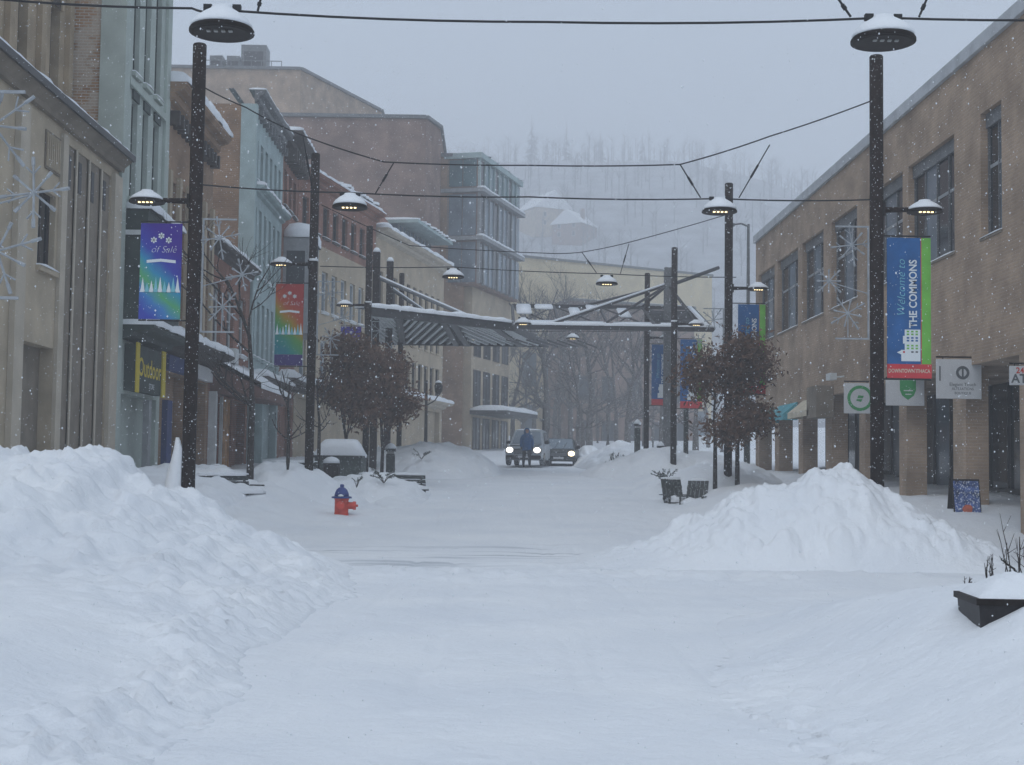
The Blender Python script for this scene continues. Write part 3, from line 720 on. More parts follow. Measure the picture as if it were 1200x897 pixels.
snow_strip(rf, 0, 7.0, 2.0, 5.0, 17.4, .3)
pa = MB().box(7.4, 15.4, .9, 7, 14.6, 16.4).build('penthouse', 'glass_pale', b)
MB().box(7.0, 15.9, -.5, 7.2, 16.402, 16.6).build('roof_slab', 'pale_blue', pa); snow_strip(pa, 7.0, 15.9, -.5, 4, 16.605, .2)
for k in range(10): MB().box(7.5+k*.85, 7.56+k*.85, .82, .898, 14.95, 16.4).build('mullion', 'window_grey', pa)

def tower(name, label, foot, z0, z1, m, group=None, roof='roof_dark', par=.5):
    cx = sum(p[0] for p in foot)/len(foot); cy = sum(p[1] for p in foot)/len(foot)
    t_ = thing(name, label, 'building', (cx, cy, z0), 0, group)
    mb = MB(); n = len(foot); L = [(x-cx, y-cy) for x, y in foot]
    mb.v += [(x, y, 0) for x, y in L] + [(x, y, z1-z0) for x, y in L]
    for i in range(n): j = (i+1) % n; mb.f.append((i, j, n+j, n+i))
    mb.f.append(tuple(range(n, 2*n)))
    mb.build('wall', m, t_)
    co = MB()
    for i in range(n):
        a_, b_ = Vector((*L[i], z1-z0+.1)), Vector((*L[(i+1) % n], z1-z0+.1)); d = (b_-a_)
        nrm = Vector((d.y, -d.x, 0)).normalized()
        co.obox((a_+b_)/2 + nrm*.06, d/2, nrm*.14, Vector((0,0,.12)))
    c_ = co.build('coping', 'metal_grey', t_)
    sn_ = MB(); sn_.v += [(x*.98, y*.98, z1-z0+.02) for x, y in L] + [(x*.95, y*.95, z1-z0+.3) for x, y in L]
    for i in range(n): j = (i+1) % n; sn_.f.append((i, j, n+j, n+i))
    sn_.f.append(tuple(range(n, 2*n))); sn_.build('snow_cap', 'snow', t_)
    return t_, Vector((cx, cy, z0)), z1-z0
def face_windows(t_, org, a_, b_, rows, n, w, gm='glass', fm='dark_trim', off=.03, u_from=0.0, u_to=1.0):
    """windows set on one face of a tower, from plan point a_ to b_"""
    a_, b_ = Vector((*a_, 0)), Vector((*b_, 0)); d = b_-a_; L_ = d.length; d.normalize(); nrm = Vector((d.y, -d.x, 0))
    for z0, z1 in rows:
        for k in range(n):
            u = L_*(u_from+(u_to-u_from)*(k+.5)/n); c_ = a_ + d*u + nrm*off - org
            f_ = MB()
            for s_ in (-1, 1): f_.obox(c_ + d*s_*w/2 + Vector((0,0,(z0+z1)/2)), d*.06, nrm*.08, Vector((0,0,(z1-z0)/2)))
            for zz in (z0, z1): f_.obox(c_ + Vector((0,0,zz)), d*(w/2+.06), nrm*.09, Vector((0,0,.06)))
            wn = f_.build('window', fm, t_)
            p_ = MB(); p_.obox(c_ + Vector((0,0,(z0+z1)/2)), d*(w/2), nrm*.03, Vector((0,0,(z1-z0)/2))); p_.build('pane', gm, wn)

# brick blocks behind the row
ft = [(-17, 100), (-5.1, 100), (-4.2, 103), (-4.2, 119), (-17, 119)]
t_, o_, h_ = tower('brick_tower', 'windowless mauve brown brick tower rising behind the beige buildings', ft, 2, 26.4, 'brick_mauve', 'large blocks behind the left row')
face_windows(t_, o_, ft[0], ft[1], [(7, 9.2), (12, 14)], 4, 1.2, u_from=.05, u_to=.6)
ft = [(-7, 105.5), (-2.35, 105.5), (-2.3, 121), (-7, 121)]
t_, o_, h_ = tower('brick_stair_tower', 'narrow brown brick stair tower joined to the glass fronted block', ft, 2, 24.9, 'brick_brown', 'large blocks behind the left row')
ft = [(-44, 120), (-16.9, 120), (-11.1, 134), (-11.1, 160), (-44, 160)]
t_, o_, h_ = tower('brick_block', 'big flat roofed tan brick block on the skyline with roof machinery', ft, 3, 35.4, 'brick_tan', 'large blocks behind the left row')
face_windows(t_, o_, ft[1], ft[2], [(29.0-3, 32.6-3), (24.5-3, 27.5-3)], 3, 1.9, gm='glass_teal', u_from=.05, u_to=.95)
face_windows(t_, o_, ft[0], ft[1], [(24.0-3, 26.5-3), (19.5-3, 22-3)], 7, 1.6)
for px_, w_, hh, yy in ((253, 1.1, 1.3, 122), (273, 1.1, 1.3, 122), (297, 2.2, 2.6, 123)):
    p = at(px_, 78, Y=yy) - o_
    u_ = MB().box(p.x-w_/2, p.x+w_/2, p.y, p.y+2, h_+.3, h_+.4+hh).build('roof_machine', 'metal_grey', t_)
    MB().box(p.x-w_*.38, p.x+w_*.38, p.y-.04, p.y-.003, h_+.5, h_+.2+hh*.85).build('vent_grille', 'dark_metal', u_)
    snow_strip(u_, p.x-w_/2, p.x+w_/2, p.y, p.y+2, h_+.4+hh, .15)
pl = at(235, 75, Y=121) - o_; pr = at(330, 75, Y=121) - o_
rail = MB().tube([(pl.x, pl.y, h_+1.0), (pr.x, pr.y, h_+1.0)], .04, 6)
for k in range(9): q = pl.x+(pr.x-pl.x)*k/8; rail.tube([(q, pl.y, h_), (q, pl.y, h_+1.0)], .03, 6)
rail.build('railing', 'metal_grey', t_)

# glass fronted block
ga = Vector((-1.15, 104.8, 0)); gb = Vector((2.1, 115.6, 0)); gd = gb-ga; rzG = math.atan2(gd.y, gd.x); LG = gd.length
b = thing('glass_block', 'modern block with blue-green glass bands and snowy ledges above the far street', 'building', ga, rzG, 'large blocks behind the left row')
MB().box(.05, LG-.05, .3, 7, 15.2, 24.6).build('wall', 'brick_mauve', b)
MB().box(1.0, LG, .9, 7, 2.2, 15.19).build('lower_wall', 'beige', b)
for z0, z1, gm_ in ((15.4,18.4,'glass_pale'), (18.9,22.0,'glass_pale'), (22.6,24.6,'glass_teal')):
    for k in range(9):
        u0, u1 = .08+k*(LG-.16)/9, .08+(k+1)*(LG-.16)/9
        MB().box(u0+.05, u1-.05, .18, .26, z0, z1).build('pane', gm_ if k % 3 else 'glass', b)
        MB().box(u0-.05, u0+.05, .08, .29, z0-.1, z1+.1).build('mullion', 'window_grey' if gm_ != 'glass_teal' else 'pale_blue', b)
    for k in range(3):
        y0, y1 = .4+k*1.1, .4+(k+1)*1.1
        MB().box(-.06, .045, y0, y1-.08, z0, z1).build('pane', gm_, b)
    if gm_ != 'glass_teal':
        e = MB().box(-.3, LG+.1, -.25, 3.8, z1+.15, z1+.42).build('ledge', 'window_grey', b); snow_strip(e, -.3, LG+.1, -.28, .25, z1+.425, .2)
tp = MB().box(-.15, LG+.05, -.05, 6.9, 24.7, 25.1).build('roof_edge', 'pale_blue', b)
snow_strip(tp, -.1, LG, 0, 5, 25.1, .12)
face = [(3.0, 5.4), (6.2, 9.0), (10.0, 13.0)]
for k in range(4):
    for z0, z1 in face: win(b, 1.5+k*2.5, 3.2+k*2.5, z0, z1, 2, 1, 'dark_trim', 'glass', y=.9, snow=False, sill=False, rec=-.03)
cn = MB().box(.6, 9.5, -2.0, .85, 7.2-1.6, 7.5-1.6).build('entrance_canopy', 'dark_metal', b); snow_strip(cn, .6, 9.5, -2.05, .8, 5.902, .4)

# far cream building across the street end
ft = [(2.6, 162), (27, 176), (22, 196), (-2, 186)]
t_, o_, h_ = tower('cream_building', 'long low cream building with dark window bands at the end of the street', ft, 5, 25.9, 'cream', None)
for z0, z1 in ((11, 15), (5.5, 9)):
    face_windows(t_, o_, ft[0], ft[1], [(z0, z1)], 9, 2.0, gm='glass_pale', fm='beige')
ft = [(8, 150), (22, 156), (20, 162), (6, 158)]
t_, o_, h_ = tower('flat_roof_house', 'brown flat roofed house with snowy roof below the far cream building', ft, 4, 19.5, 'brick_mauve', None)
face_windows(t_, o_, ft[0], ft[1], [(4.5, 6.8), (9, 11.5)], 5, 1.4)
# small snowy houses on the hill
def house(label, x, y, z, w, d, h, rz, m='beige'):
    t_ = thing('hill_house', label, 'house', (x, y, z), rz, 'houses on the hill')
    MB().box(-w/2, w/2, -d/2, d/2, -3, h).build('wall', m, t_)
    r_ = MB(); e = .5; rh = w*.45
    r_.add([(-w/2-e,-d/2-e,h-.1),(w/2+e,-d/2-e,h-.1),(0,-d/2-e,h+rh),(-w/2-e,d/2+e,h-.1),(w/2+e,d/2+e,h-.1),(0,d/2+e,h+rh)], [(0,1,2),(3,5,4),(0,2,5,3),(1,4,5,2),(0,3,4,1)])
    r_ = r_.build('roof', 'snow', t_); MB().box(w*.2, w*.3, 0, w*.12, h+.5, h+rh+.8).build('chimney', 'brick_mauve', r_)
    for k in (-1, 1):
        for z0 in (1.0, 3.6):
            f_ = MB().box(k*w*.25-.55, k*w*.25+.55, -d/2-.05, -d/2-.003, z0, z0+1.5).build('window', 'white_paint', t_)
            MB().box(k*w*.25-.45, k*w*.25+.45, -d/2-.08, -d/2-.052, z0+.1, z0+1.4).build('pane', 'glass', f_)

# hill
def hill_z(X, Y):
    ridge = 122 - 30*ss(60, 260, X) + 9*np.sin(X*.017+.6) - 14*ss(-80, -260, X)
    z = ground_np(X*0, Y) - 2.5 + ridge*ss(190, 700, Y)**1.05
    return z + 6*(fbm(X*.02, Y*.02, 4, 91)-.5)*ss(190, 260, Y)
hl = grid_obj('hill', np.linspace(-300, 300, 90), np.linspace(172, 740, 80), hill_z, 'hillside'); hl['kind'] = 'structure'
def hz(x, y): return float(hill_z(np.array([float(x)]), np.array([float(y)]))[0])
for lab, px_, py_, yy, w_, rz_, m_ in (('pale house with a steep snowy roof on the hill right of the glass block', 637, 272, 300, 13, 25, 'beige'), ('small snowy roofed house lower on the hill beside the steep roofed one', 673, 284, 300, 10, -30, 'brick_mauve')):
    while yy < 670 and at(px_, py_, Y=yy).z > hz(at(px_, py_, Y=yy).x, yy): yy += 4
    p = at(px_, py_, Y=yy); house(lab, p.x, yy, p.z, w_, w_*1.1, w_*.5, R(rz_), m_)

# ------------------------------------------------------------------ right building with the arcade
XR = 10.7; R0 = 58.0
b = thing('arcade_building', 'long two storey tan brick building on the right with strip windows above an arcade', 'building', (XR, R0, 0), R(-90))
def uR(y): return R0 - y
ZS, ZH, ZT, ZA = 6.80, 9.58, 11.0, 4.06
wins = [(29.7, 31.0, 1), (32.8, 36.5, 3), (37.0, 40.4, 2), (41.7, 44.9, 2), (46.0, 49.2, 2), (49.9, 53.5, 2), (54.1, 57.4, 2), (24.5, 28.2, 3)]
ops = [(uR(y1), uR(y0), ZS, ZH) for y0, y1, n in wins]
wall(b, 38, 16, ZA, ZT, ops, 'brick_tan', t=.32, bottom=True)
for y0, y1, n in wins:
    w = win(b, uR(y1), uR(y0), ZS, ZH, n+1, 1, 'metal_grey', ['glass', 'glass_pale', 'glass'] if n > 1 else ['glass', 'glass_pale'], rec=.20, fw=.06, sillm='limestone_dark', slim=True)
    MB().box(uR(y1)+.07, uR(y0)-.07, .19, .228, ZS+1.55, ZS+1.63).build('transom', 'window_grey', w)
    MB().box(uR(y1)+.004, uR(y0)-.004, .12, .19, ZH-.32, ZH-.003).build('blind_box', 'metal_grey', w)
cp = MB().box(-.1, 38, -.10, .5, ZT+.002, ZT+.30).build('coping', 'coping_light', b)
snow_strip(cp, -.1, 38, -.05, .5, ZT+.302, .06)
cols_ = [(32.1, 33.0), (36.7, 37.4), (40.8, 41.5), (44.9, 45.7), (49.1, 49.8), (53.2, 54.0), (57.2, 57.95), (28.0, 28.8), (24.2, 25.0)]
for y0, y1 in cols_:
    MB().box(uR(y1), uR(y0), .004, .52, .2, ZA-.003).build('column', 'brick_tan', b)
MB().box(0, 38, 2.9, 3.0, .3, 1.25).build('stall_riser', 'dark_metal', b)
k = 0; y = 57.9
while y > 22:
    k += 1
    f_ = MB().box(uR(y), uR(y)+.08, 2.84, 3.0, 1.252, ZA-.003).build('shop_mullion', 'dark_metal', b)
    MB().box(uR(y)+.083, uR(y)+1.56, 2.92, 2.96, 1.252, ZA-.003).build('shop_pane', 'glass_pale' if k in (4, 7, 8, 10) else 'glass', b)
    y -= 1.58
MB().box(0, 38, 3.02, 3.2, .2, ZA-.003).build('shop_back_wall', 'dark_metal', b)
for y0, y1, m_, nm in ((49.9, 53.1, 'teal_cloth', 'teal canvas awning'), (45.8, 49.0, 'cream_cloth', 'cream canvas awning'), (54.1, 57.1, 'green_cloth', 'grey green canvas awning')):
    a_, b_ = uR(y1), uR(y0); mb = MB()
    mb.add([(a_,-.01,ZA+.02),(b_,-.01,ZA+.02),(b_,-.55,ZA-.42),(a_,-.55,ZA-.42),(b_,-.55,ZA-.62),(a_,-.55,ZA-.62),(b_,-.01,ZA-.62),(a_,-.01,ZA-.62)], [(0,3,2,1),(3,5,4,2),(0,7,5,3),(1,2,4,6)])
    o = mb.build('awning', m_, b); o['label'] = nm
MB().box(uR(46.0), uR(44.6), -.55, -.004, 3.35, 4.35).build('sign_box', 'limestone_dark', b)
cv = MB(); cv.tube([(uR(43.2), -.02, 4.55), (uR(43.2), -.45, 4.5)], .03, 6); cv.box(uR(43.2)-.12, uR(43.2)+.45, -.55, -.35, 4.42, 4.62)
cv.build('security_camera', 'white_paint', b)

# ------------------------------------------------------------------ street lamps
def lamp_head(parent, lit=True, r=.31, cap=1.0, name='lamp_head'):
    """shallow round shade with a ring of small bright diodes below and snow on top; origin at the middle of the rim"""
    h = MB().lathe([(.02,.0),(r*.55,-.005),(r*.86,-.03),(r*.97,-.02),(r,.005),(r*.96,.03),(r*.6,.075),(r*.3,.10),(.06,.11)], 32).build(name, 'lamp_dark', parent, smooth=True)
    MB().lathe([(r*.96,.032),(r*.97,.032+.02*cap),(r*.84,.032+.06*cap),(r*.62,.06+.08*cap),(r*.36,.09+.095*cap),(.10,.10+.105*cap),(.01,.10+.11*cap)], 24, wob=.02).build('snow_cap', 'snow', h, smooth=True)
    d = MB()
    for k in range(4): d.box(-.125+k*.07, -.09+k*.07, -r*.40, -r*.26, -.036, -.006)
    d.build('diode_strip', 'led' if lit else 'led_off', h)['kind'] = 'stuff'
    MB().lathe([(r*.98,-.022),(r*1.01,-.018),(r*1.01,.008),(r*.98,.012)], 28).build('rim', 'lamp_dark', h)
    return h

def post(label, x, y, top, side, arm_z, arm=.86, w=.24, lit=True, lamp=True):
    z = ground(x, y) - .5
    t_ = thing('lamp_post', label, 'lamp post', (x, y, z), 0, 'brown steel lamp posts along the street')
    h = top - z
    pl_ = MB().tube([(0,0,0),(0,0,h)], w/2, 24).build('pole', 'steel_brown', t_, smooth=True); pl_.data.polygons[-1].use_smooth = False; pl_.data.polygons[-2].use_smooth = False
    MB().lathe([(w/2-.012,h+.001),(w/2-.012,h+.02),(w/2-.04,h+.03)], 20).build('pole_cap', 'lamp_dark', t_)
    if lamp:
        a = MB().tube([(side*w/2, 0, arm_z-z), (side*(arm-.20), 0, arm_z-z+.01)], [.055, .04], 8).build('arm', 'steel_brown', t_)
        l_ = lamp_head(t_, lit); l_.location = (side*arm, 0, arm_z-z-.02)
        MB().box(side*w/2-.02, side*w/2+.02, -.09, .09, arm_z-z-.12, arm_z-z+.12).build('arm_plate', 'lamp_dark', a)
    return t_
P = {}
def px_post(key, label, px, pytop, Y, side, arm_py, **k):
    base = at(px, 548, Y=Y); P[key] = (base.x, Y)
    return post(label, base.x, Y, at(px, pytop, Y=Y).z, side, at(px, arm_py, Y=Y).z, **k)
L1 = px_post('L1', 'nearest brown steel lamp post on the left with a purple banner', 221, 53, 25, -1, 236)
R1 = px_post('R1', 'nearest brown lamp post on the right, behind the tall snow pile', 1028, 67, 25, 1, 246)
L2 = px_post('L2', 'brown lamp post on the left holding the red and green banner', 362, 181, 38.5, -1, 310)
R2 = px_post('R2', 'brown lamp post on the right standing among brown leaved trees', 853, 216, 41.3, 1, 338)
L3 = px_post('L3', 'slender lamp post left of the canopy, half behind brown leaves', 428, 266, 52, -1, 358)
R3 = px_post('R3', 'tall lamp post just right of the canopy mast', 789, 291, 55.5, 1, 380)
R4 = px_post('R4', 'rightmost canopy lamp post with a pale blue banner, furthest on the right side', 757, 321, 63, 1, 396)
L4 = px_post('L4', 'furthest lamp post on the left, in front of the slatted canopy', 467, 321, 66, -1, 397)
L0 = post('lamp post just beyond the left edge holding the big near snowflakes', -5.3, 13.6, 8.6, -1, 5.9, lit=False)
R0p = post('lamp post just beyond the right edge carrying the nearest overhead cable', 6.7, 13.6, 8.6, 1, 5.9, lit=False)
for t_, capw in ((L2, .1), (L4, .1), (R3, .06), (L3, .06)):
    q = max(v.co.z for v in t_.children[0].data.vertices)
    MB().lathe([(.13,0),(.13,.05),(.08,.05+capw),(.01,.06+capw*1.2)], 12, (0,0,q+.03)).build('snow_cap', 'snow', t_, smooth=True)
# spike of drifted snow stuck on the near left post
b0 = at(212, 590, Y=25); sp = MB(); zt = at(217, 513, Y=25).z
px0 = P['L1'][0]
for zz_, wl, dp in ((-.6, .48, .28), (0, .30, .18), (.25, .20, .13), (.5, .15, .10), (.75, .09, .08), (.95, .05, .06), (zt-b0.z, .015, .03)):
    k_ = .09 if zz_ < 1.0 else .02
    sp.v += [(k_, -dp, zz_), (k_, dp, zz_), (-wl*.5, dp*.9, zz_), (-wl+random.uniform(-.02,.02), dp*.3, zz_), (-wl+random.uniform(-.02,.02), -dp*.4, zz_), (-wl*.5, -dp*1.05, zz_)]
for i_ in range(6):
    for j_ in range(6): sp.f.append((i_*6+j_, i_*6+6+j_, i_*6+6+(j_+1) % 6, i_*6+(j_+1) % 6))
sp.f.append(tuple(range(36, 42))[::-1])
spk = sp.build('snow_spike', 'snow', None, smooth=True, loc=(px0-.20, 24.98, b0.z+.0)); tag(spk, 'narrow spike of drifted snow leaning on the nearest left lamp post', 'snow drift')

# ------------------------------------------------------------------ overhead cables with hanging lamps
def cable(label, pts_low, pts_up, struts, Y):
    t_ = thing('overhead_cable', label, 'cable', (0, Y, 0), 0, 'lamp cables across the street')
    o = Vector((0, Y, 0))
    def curve(pts, sagn=.0):
        out = []
        for i in range(len(pts)-1):
            a, b_ = pts[i], pts[i+1]
            for k in range(6):
                s = k/6; out.append(a.lerp(b_, s) - o - Vector((0,0,sagn*4*s*(1-s))))
        out.append(pts[-1]-o); return out
    MB().tube(curve(pts_low, .03), .012 if Y < 20 else .014, 6).build('lamp_cable', 'cable', t_)
    if pts_up: MB().tube(curve(pts_up, .02), .010 if Y < 20 else .013, 6).build('messenger_cable', 'cable', t_)
    for a, b_ in struts:
        s_ = MB().tube([a-o, b_-o], .012, 6); m_ = a.lerp(b_, .5)-o; d_ = (b_-a)*.12; s_.tube([m_-d_, m_+d_], .022, 6)
        s_.build('strut', 'cable', t_)
    return t_
def hanging(label, px, py, Y, lit=True, dz=.0):
    p = at(px, py, Y=Y)
    t_ = thing('hanging_lamp', label, 'street lamp', (p.x, Y, p.z), 0, 'hanging lamps over the street')
    lamp_head(t_, lit, cap=1.35)
    s_ = MB()
    for k in (-1, 1): s_.tube([(k*.14, 0, .08), (k*.14, 0, .235)], .016, 6); s_.box(k*.14-.04, k*.14+.04, -.03, .03, .2, .26)
    s_.build('hanger', 'cable', t_)['kind'] = 'stuff'
    return t_
y = 13.6
cable('nearest overhead cable across the top of the picture', [Vector((-5.3, y, at(0,-5,Y=y).z)), at(225,10,Y=y), at(260,12,Y=y), at(640,26,Y=y), at(1035,21,Y=y), Vector((6.7, y, at(1200,17,Y=y).z))],
      [Vector((-5.3, y, 8.3)), at(300,-40,Y=y), at(900,-50,Y=y), Vector((6.7, y, 8.3))],
      [(at(981,-3,Y=y), at(997,20,Y=y)), (at(1087,-3,Y=y), at(1077,20,Y=y)), (at(306,-3,Y=y), at(302,13,Y=y))], y)
y = 25
xl, xr = P['L1'][0], P['R1'][0]
cable('overhead cable between the two nearest lamp posts', [Vector((xl,y,at(222,216,Y=y).z)), at(410,226,Y=y), at(620,231,Y=y), at(843,233,Y=y), Vector((xr,y,at(1028,234,Y=y).z))],
      [Vector((xl,y,at(222,99,Y=y).z)), at(288,126,Y=y), at(352,158,Y=y), at(450,190,Y=y), at(620,194,Y=y), at(797,193,Y=y), at(902,160,Y=y), Vector((xr,y,at(1018,116,Y=y).z))],
      [(at(797,193,Y=y), at(821,232,Y=y)), (at(902,170,Y=y), at(866,232,Y=y)), (at(355,160,Y=y), at(366,222,Y=y)), (at(462,190,Y=y), at(440,227,Y=y))], y)
y = 40
xl, xr = P['L2'][0], P['R2'][0]
cable('second overhead cable, below the hill skyline', [Vector((xl,y,at(362,312,Y=y).z)), at(531,313,Y=y), at(711,321,Y=y), Vector((xr,y,at(853,325,Y=y).z))],
      [Vector((xl,y,at(362,240,Y=y).z)), at(480,288,Y=y), at(640,297,Y=y), at(680,296,Y=y), at(738,284,Y=y), Vector((xr,y,at(853,248,Y=y).z))],
      [(at(682,296,Y=y), at(699,320,Y=y)), (at(737,286,Y=y), at(727,321,Y=y))], y)
y = 66
cable('furthest overhead cable under the canopies', [Vector((P['L4'][0],y,at(467,385,Y=y).z)), at(552,388,Y=y), at(671,388,Y=y), Vector((P['R4'][0]+.3,y,at(757,388,Y=y).z))], None, [], y)
hanging('large unlit hanging lamp at the top left, snow on its shade', 260, 37, 13.6, False)
hanging('large unlit hanging lamp at the top right, snow on its shade', 1035, 48, 13.6, False)
hanging('lit hanging lamp right of the red and green banner post', 410, 243, 25)
hanging('lit hanging lamp in front of the right post among brown leaves', 843, 248, 25)
hanging('lit hanging lamp over the left slatted canopy', 531, 325, 40)
hanging('lit hanging lamp over the right canopy, below the hill', 711, 333, 40)
hanging('lit hanging lamp at the inner corner of the right canopy', 613, 380, 52)
hanging('small far lamp hanging under the left canopy', 552, 398, 66)
hanging('small far lamp hanging under the right canopy', 671, 397, 66)

# ------------------------------------------------------------------ snowflake decorations
def flake_mesh(mb, c, r, n=8, w=.012):
    c = Vector(c); ph = random.random()
    for k in range(n):
        a = 2*math.pi*k/n + ph; d = Vector((math.cos(a), random.uniform(-.25,.25), math.sin(a))).normalized(); s = d.cross(Vector((0,1,0)))
        L_ = r*(1.0 if k % 2 == 0 else .72)
        mb.tube([c, c+d*L_], w, 5); q = c+d*L_*.55
        if k % 2 == 0:
            mb.tube([q, q+(d*.6+s*.55)*L_*.36], w*.75, 4); mb.tube([q, q+(d*.6-s*.55)*L_*.36], w*.75, 4)
        mb.tube([c+d*L_*.8, c+d*L_*1.04], w*1.6, 5)
    return mb
def flakes(label, x, y, side, ztop, s=1.0):
    t_ = thing('snowflake_decoration', label, 'decoration', (x, y, ztop), 0, 'wire snowflake decorations on the lamp posts')
    fr = MB(); x0 = side*.135
    fr.box(min(x0, x0+side*.03), max(x0, x0+side*.03), -.015, .015, -2.0, 0)
    for z in (0, -2.0): fr.box(min(x0, x0+side*.6), max(x0, x0+side*.6), -.014, .014, z-.014, z+.014)
    fr.tube([(x0+side*.3, 0, 0), (x0+side*.3, 0, -.35)], .01, 5); fr.tube([(x0, 0, -1.2), (side*.83, 0, -1.0)], .01, 5); fr.tube([(x0+side*.38, 0, -2.0), (x0+side*.38, 0, -1.55)], .01, 5)
    fr.build('bracket', 'flake_silver', t_)
    for cx, cz, r in ((.44, -.33, .37), (.85, -.98, .28), (.52, -1.55, .33)):
        flake_mesh(MB(), (side*cx, 0, cz), r*s).build('snowflake', 'flake_silver', t_)
    return t_
flakes('three wire snowflakes on the street side of the nearest left lamp post', *P['L1'], 1, at(240,257,Y=25).z)
flakes('three wire snowflakes on the street side of the nearest right lamp post', *P['R1'], -1, at(1010,266,Y=25).z)
flakes('wire snowflakes right of the post with the red and green banner', *P['L2'], 1, at(372,330,Y=38.5).z)
flakes('wire snowflakes left of the right post among brown leaves', *P['R2'], -1, at(840,362,Y=41.3).z)
flakes('wire snowflakes on the slender post in front of the brown leaves', *P['L3'], 1, at(440,377,Y=52).z)
flakes('big near wire snowflakes at the left picture edge over the beige stone front', -5.3, 13.6, 1, at(20,108,Y=13.6).z, 1.25)

# ------------------------------------------------------------------ banners
def banner_frame(t_, w, h, side):
    for z in (.03, -h-.03):
        a = MB().tube([(-.14*side, 0, z), (w*side if side > 0 else -w, 0, z)], .016, 6).build('bracket_rod', 'cable', t_)
def commons_banner(label, x, y, ztop, h, w, off, full=True):
    t_ = thing('street_banner', label, 'banner', (x+off, y, ztop), 0, 'blue welcome banners on the right posts')
    for z in (.03, -h-.02): MB().tube([(-off+.1, 0, z), (w, 0, z)], .016, 6).build('bracket_rod', 'cable', t_)
    gs = w*.23
    mb = MB(); n = 14
    for i in range(n+1):
        z = -h*.9*i/n; q = .012*math.sin(i*.8+x); mb.v += [(0, q, z), (w-gs, q*.4, z)]
    for i in range(n): mb.f.append((2*i, 2*i+2, 2*i+3, 2*i+1))
    cl = MB().box(0, w-gs, -.006, .006, -h*.9, 0).build('cloth', 'banner_blue', t_)
    MB().box(w-gs+.001, w-gs+.014, -.008, .006, -h*.9, 0).build('red_edge', 'banner_red', t_)
    MB().box(w-gs+.015, w, -.006, .006, -h*.9, 0).build('green_stripe', 'banner_green', t_)
    rb = MB().box(0, w+.01, -.007, .007, -h, -h*.9-.001).build('red_band', 'banner_red', t_)
    lettering('THE COMMONS', 'banner_white', t_, w*.60, -h*.40, .195, y=-.012, up=True, sx=.86*h/2.5, bold=.004)
    lettering('Welcome to', 'banner_teal', t_, w*.33, -h*.36, .21, y=-.012, up=True, sx=.95*h/2.5, shear=.25, bold=-.003)
    if full: lettering('DOWNTOWN ITHACA', 'cream_cloth', rb, w*.5, -h*.95, .095, y=-.010, sx=.74, bold=.002)
    for k, (zz, x0, hh) in enumerate(((.655, .40, .045), (.70, .36, .055), (.755, .40, .045), (.80, .32, .08))):
        bl = MB().box(w*x0, w*(1-.245), -.010, -.0065, -h*(zz+hh), -h*zz).build('printed_house', 'banner_white', t_)
        if full:
            for i in range(3 if k < 3 else 2):
                for j in range(2 if k < 3 else 1):
                    MB().box(w*(.745-.10*(i+1)), w*(.745-.10*(i+1)+.055), -.0125, -.0105, -h*(zz+.008+.02*j+.012), -h*(zz+.008+.02*j)).build('printed_window', ['banner_green', 'banner_blue', 'banner_green', 'sign_grey'][k], bl)
    if full:
        MB().prism([(w*.22, -h*.818), (w*.32, -h*.832), (w*.32, -h*.803)], -.010, -.0065).build('printed_steeple', 'banner_white', t_)
        MB().prism([(w*.38+.02*math.cos(a*.785), -h*.815+.02*math.sin(a*.785)) for a in range(8)], -.0135, -.0125).build('printed_clock', 'banner_red', t_)
    return t_
x1, y1 = P['R1']
commons_banner('blue welcome banner with green stripe on the nearest right lamp post', x1, y1, at(1060,279,Y=25).z, 2.5, .78, .18)
x1, y1 = P['R2']
commons_banner('blue welcome banner half hidden by brown leaves on the right', x1, y1, at(880,357,Y=y1).z, 2.62, .80, .28)
x1, y1 = P['R3']
commons_banner('blue welcome banner on the lamp post beside the canopy mast', x1, y1, at(806,398,Y=y1).z, 2.7, .85, .25, False)
x1, y1 = P['R4']
commons_banner('pale distant blue banner on the furthest right lamp post', x1, y1, at(772,404,Y=y1).z, 2.7, .85, .22, False)

def sale_banner(label, x, y, ztop, h, w, off, pr, strip=0.0, small=False):
    x0 = x-off-w
    t_ = thing('street_banner', label, 'banner', (x0, y, ztop), 0, 'coloured shopping banners on the left posts')
    for z in (.03, -h-strip-.02): MB().tube([(0, 0, z), (w+off-.1, 0, z)], .016, 6).build('bracket_rod', 'cable', t_)
    MB().box(0, w, -.006, .006, -h, 0).build('cloth', pr, t_)
    if strip:
        s_ = MB().box(0, w, -.006, .006, -h-strip, -h-.004).build('sponsor_strip', 'banner_purple', t_)
    for k, (a, z) in enumerate(((.32, .175), (.50, .13), (.68, .175))):
        s_ = MB()
        for q in range(3): d = Vector((math.cos(q*1.047+.5), 0, math.sin(q*1.047+.5))); s_.obox((w*a, -.009, -h*z), d*.055, (0,.002,0), Vector((-d.z,0,d.x))*.013)
        s_.build('printed_snowflake', 'banner_white', t_)
    lettering('of Sale', 'banner_white', t_, w*.56, -h*.275, .17, y=-.009, shear=.3, bold=-.004)
    MB().prism([(w*.16, -h*.415), (w*.5, -h*.40), (w*.86, -h*.415), (w*.86, -h*.385), (w*.5, -h*.37), (w*.16, -h*.385)], -.010, -.0065).build('printed_ribbon', 'banner_white', t_)
    for k in range(9):
        cx = w*(.08+.105*k); th = h*(.06+.09*abs(math.sin(k*2.4+1)))
        p_ = MB().prism([(cx-.035, -h*.70), (cx+.035, -h*.70), (cx, -h*.70+th)], -.010, -.0065); p_.prism([(cx-.05, -h*.72), (cx+.05, -h*.72), (cx, -h*.70+th*.55)], -.0125, -.0102); p_.build('printed_tree', 'banner_teal' if k % 2 else 'banner_white', t_)
    return t_
x1, y1 = P['L1']
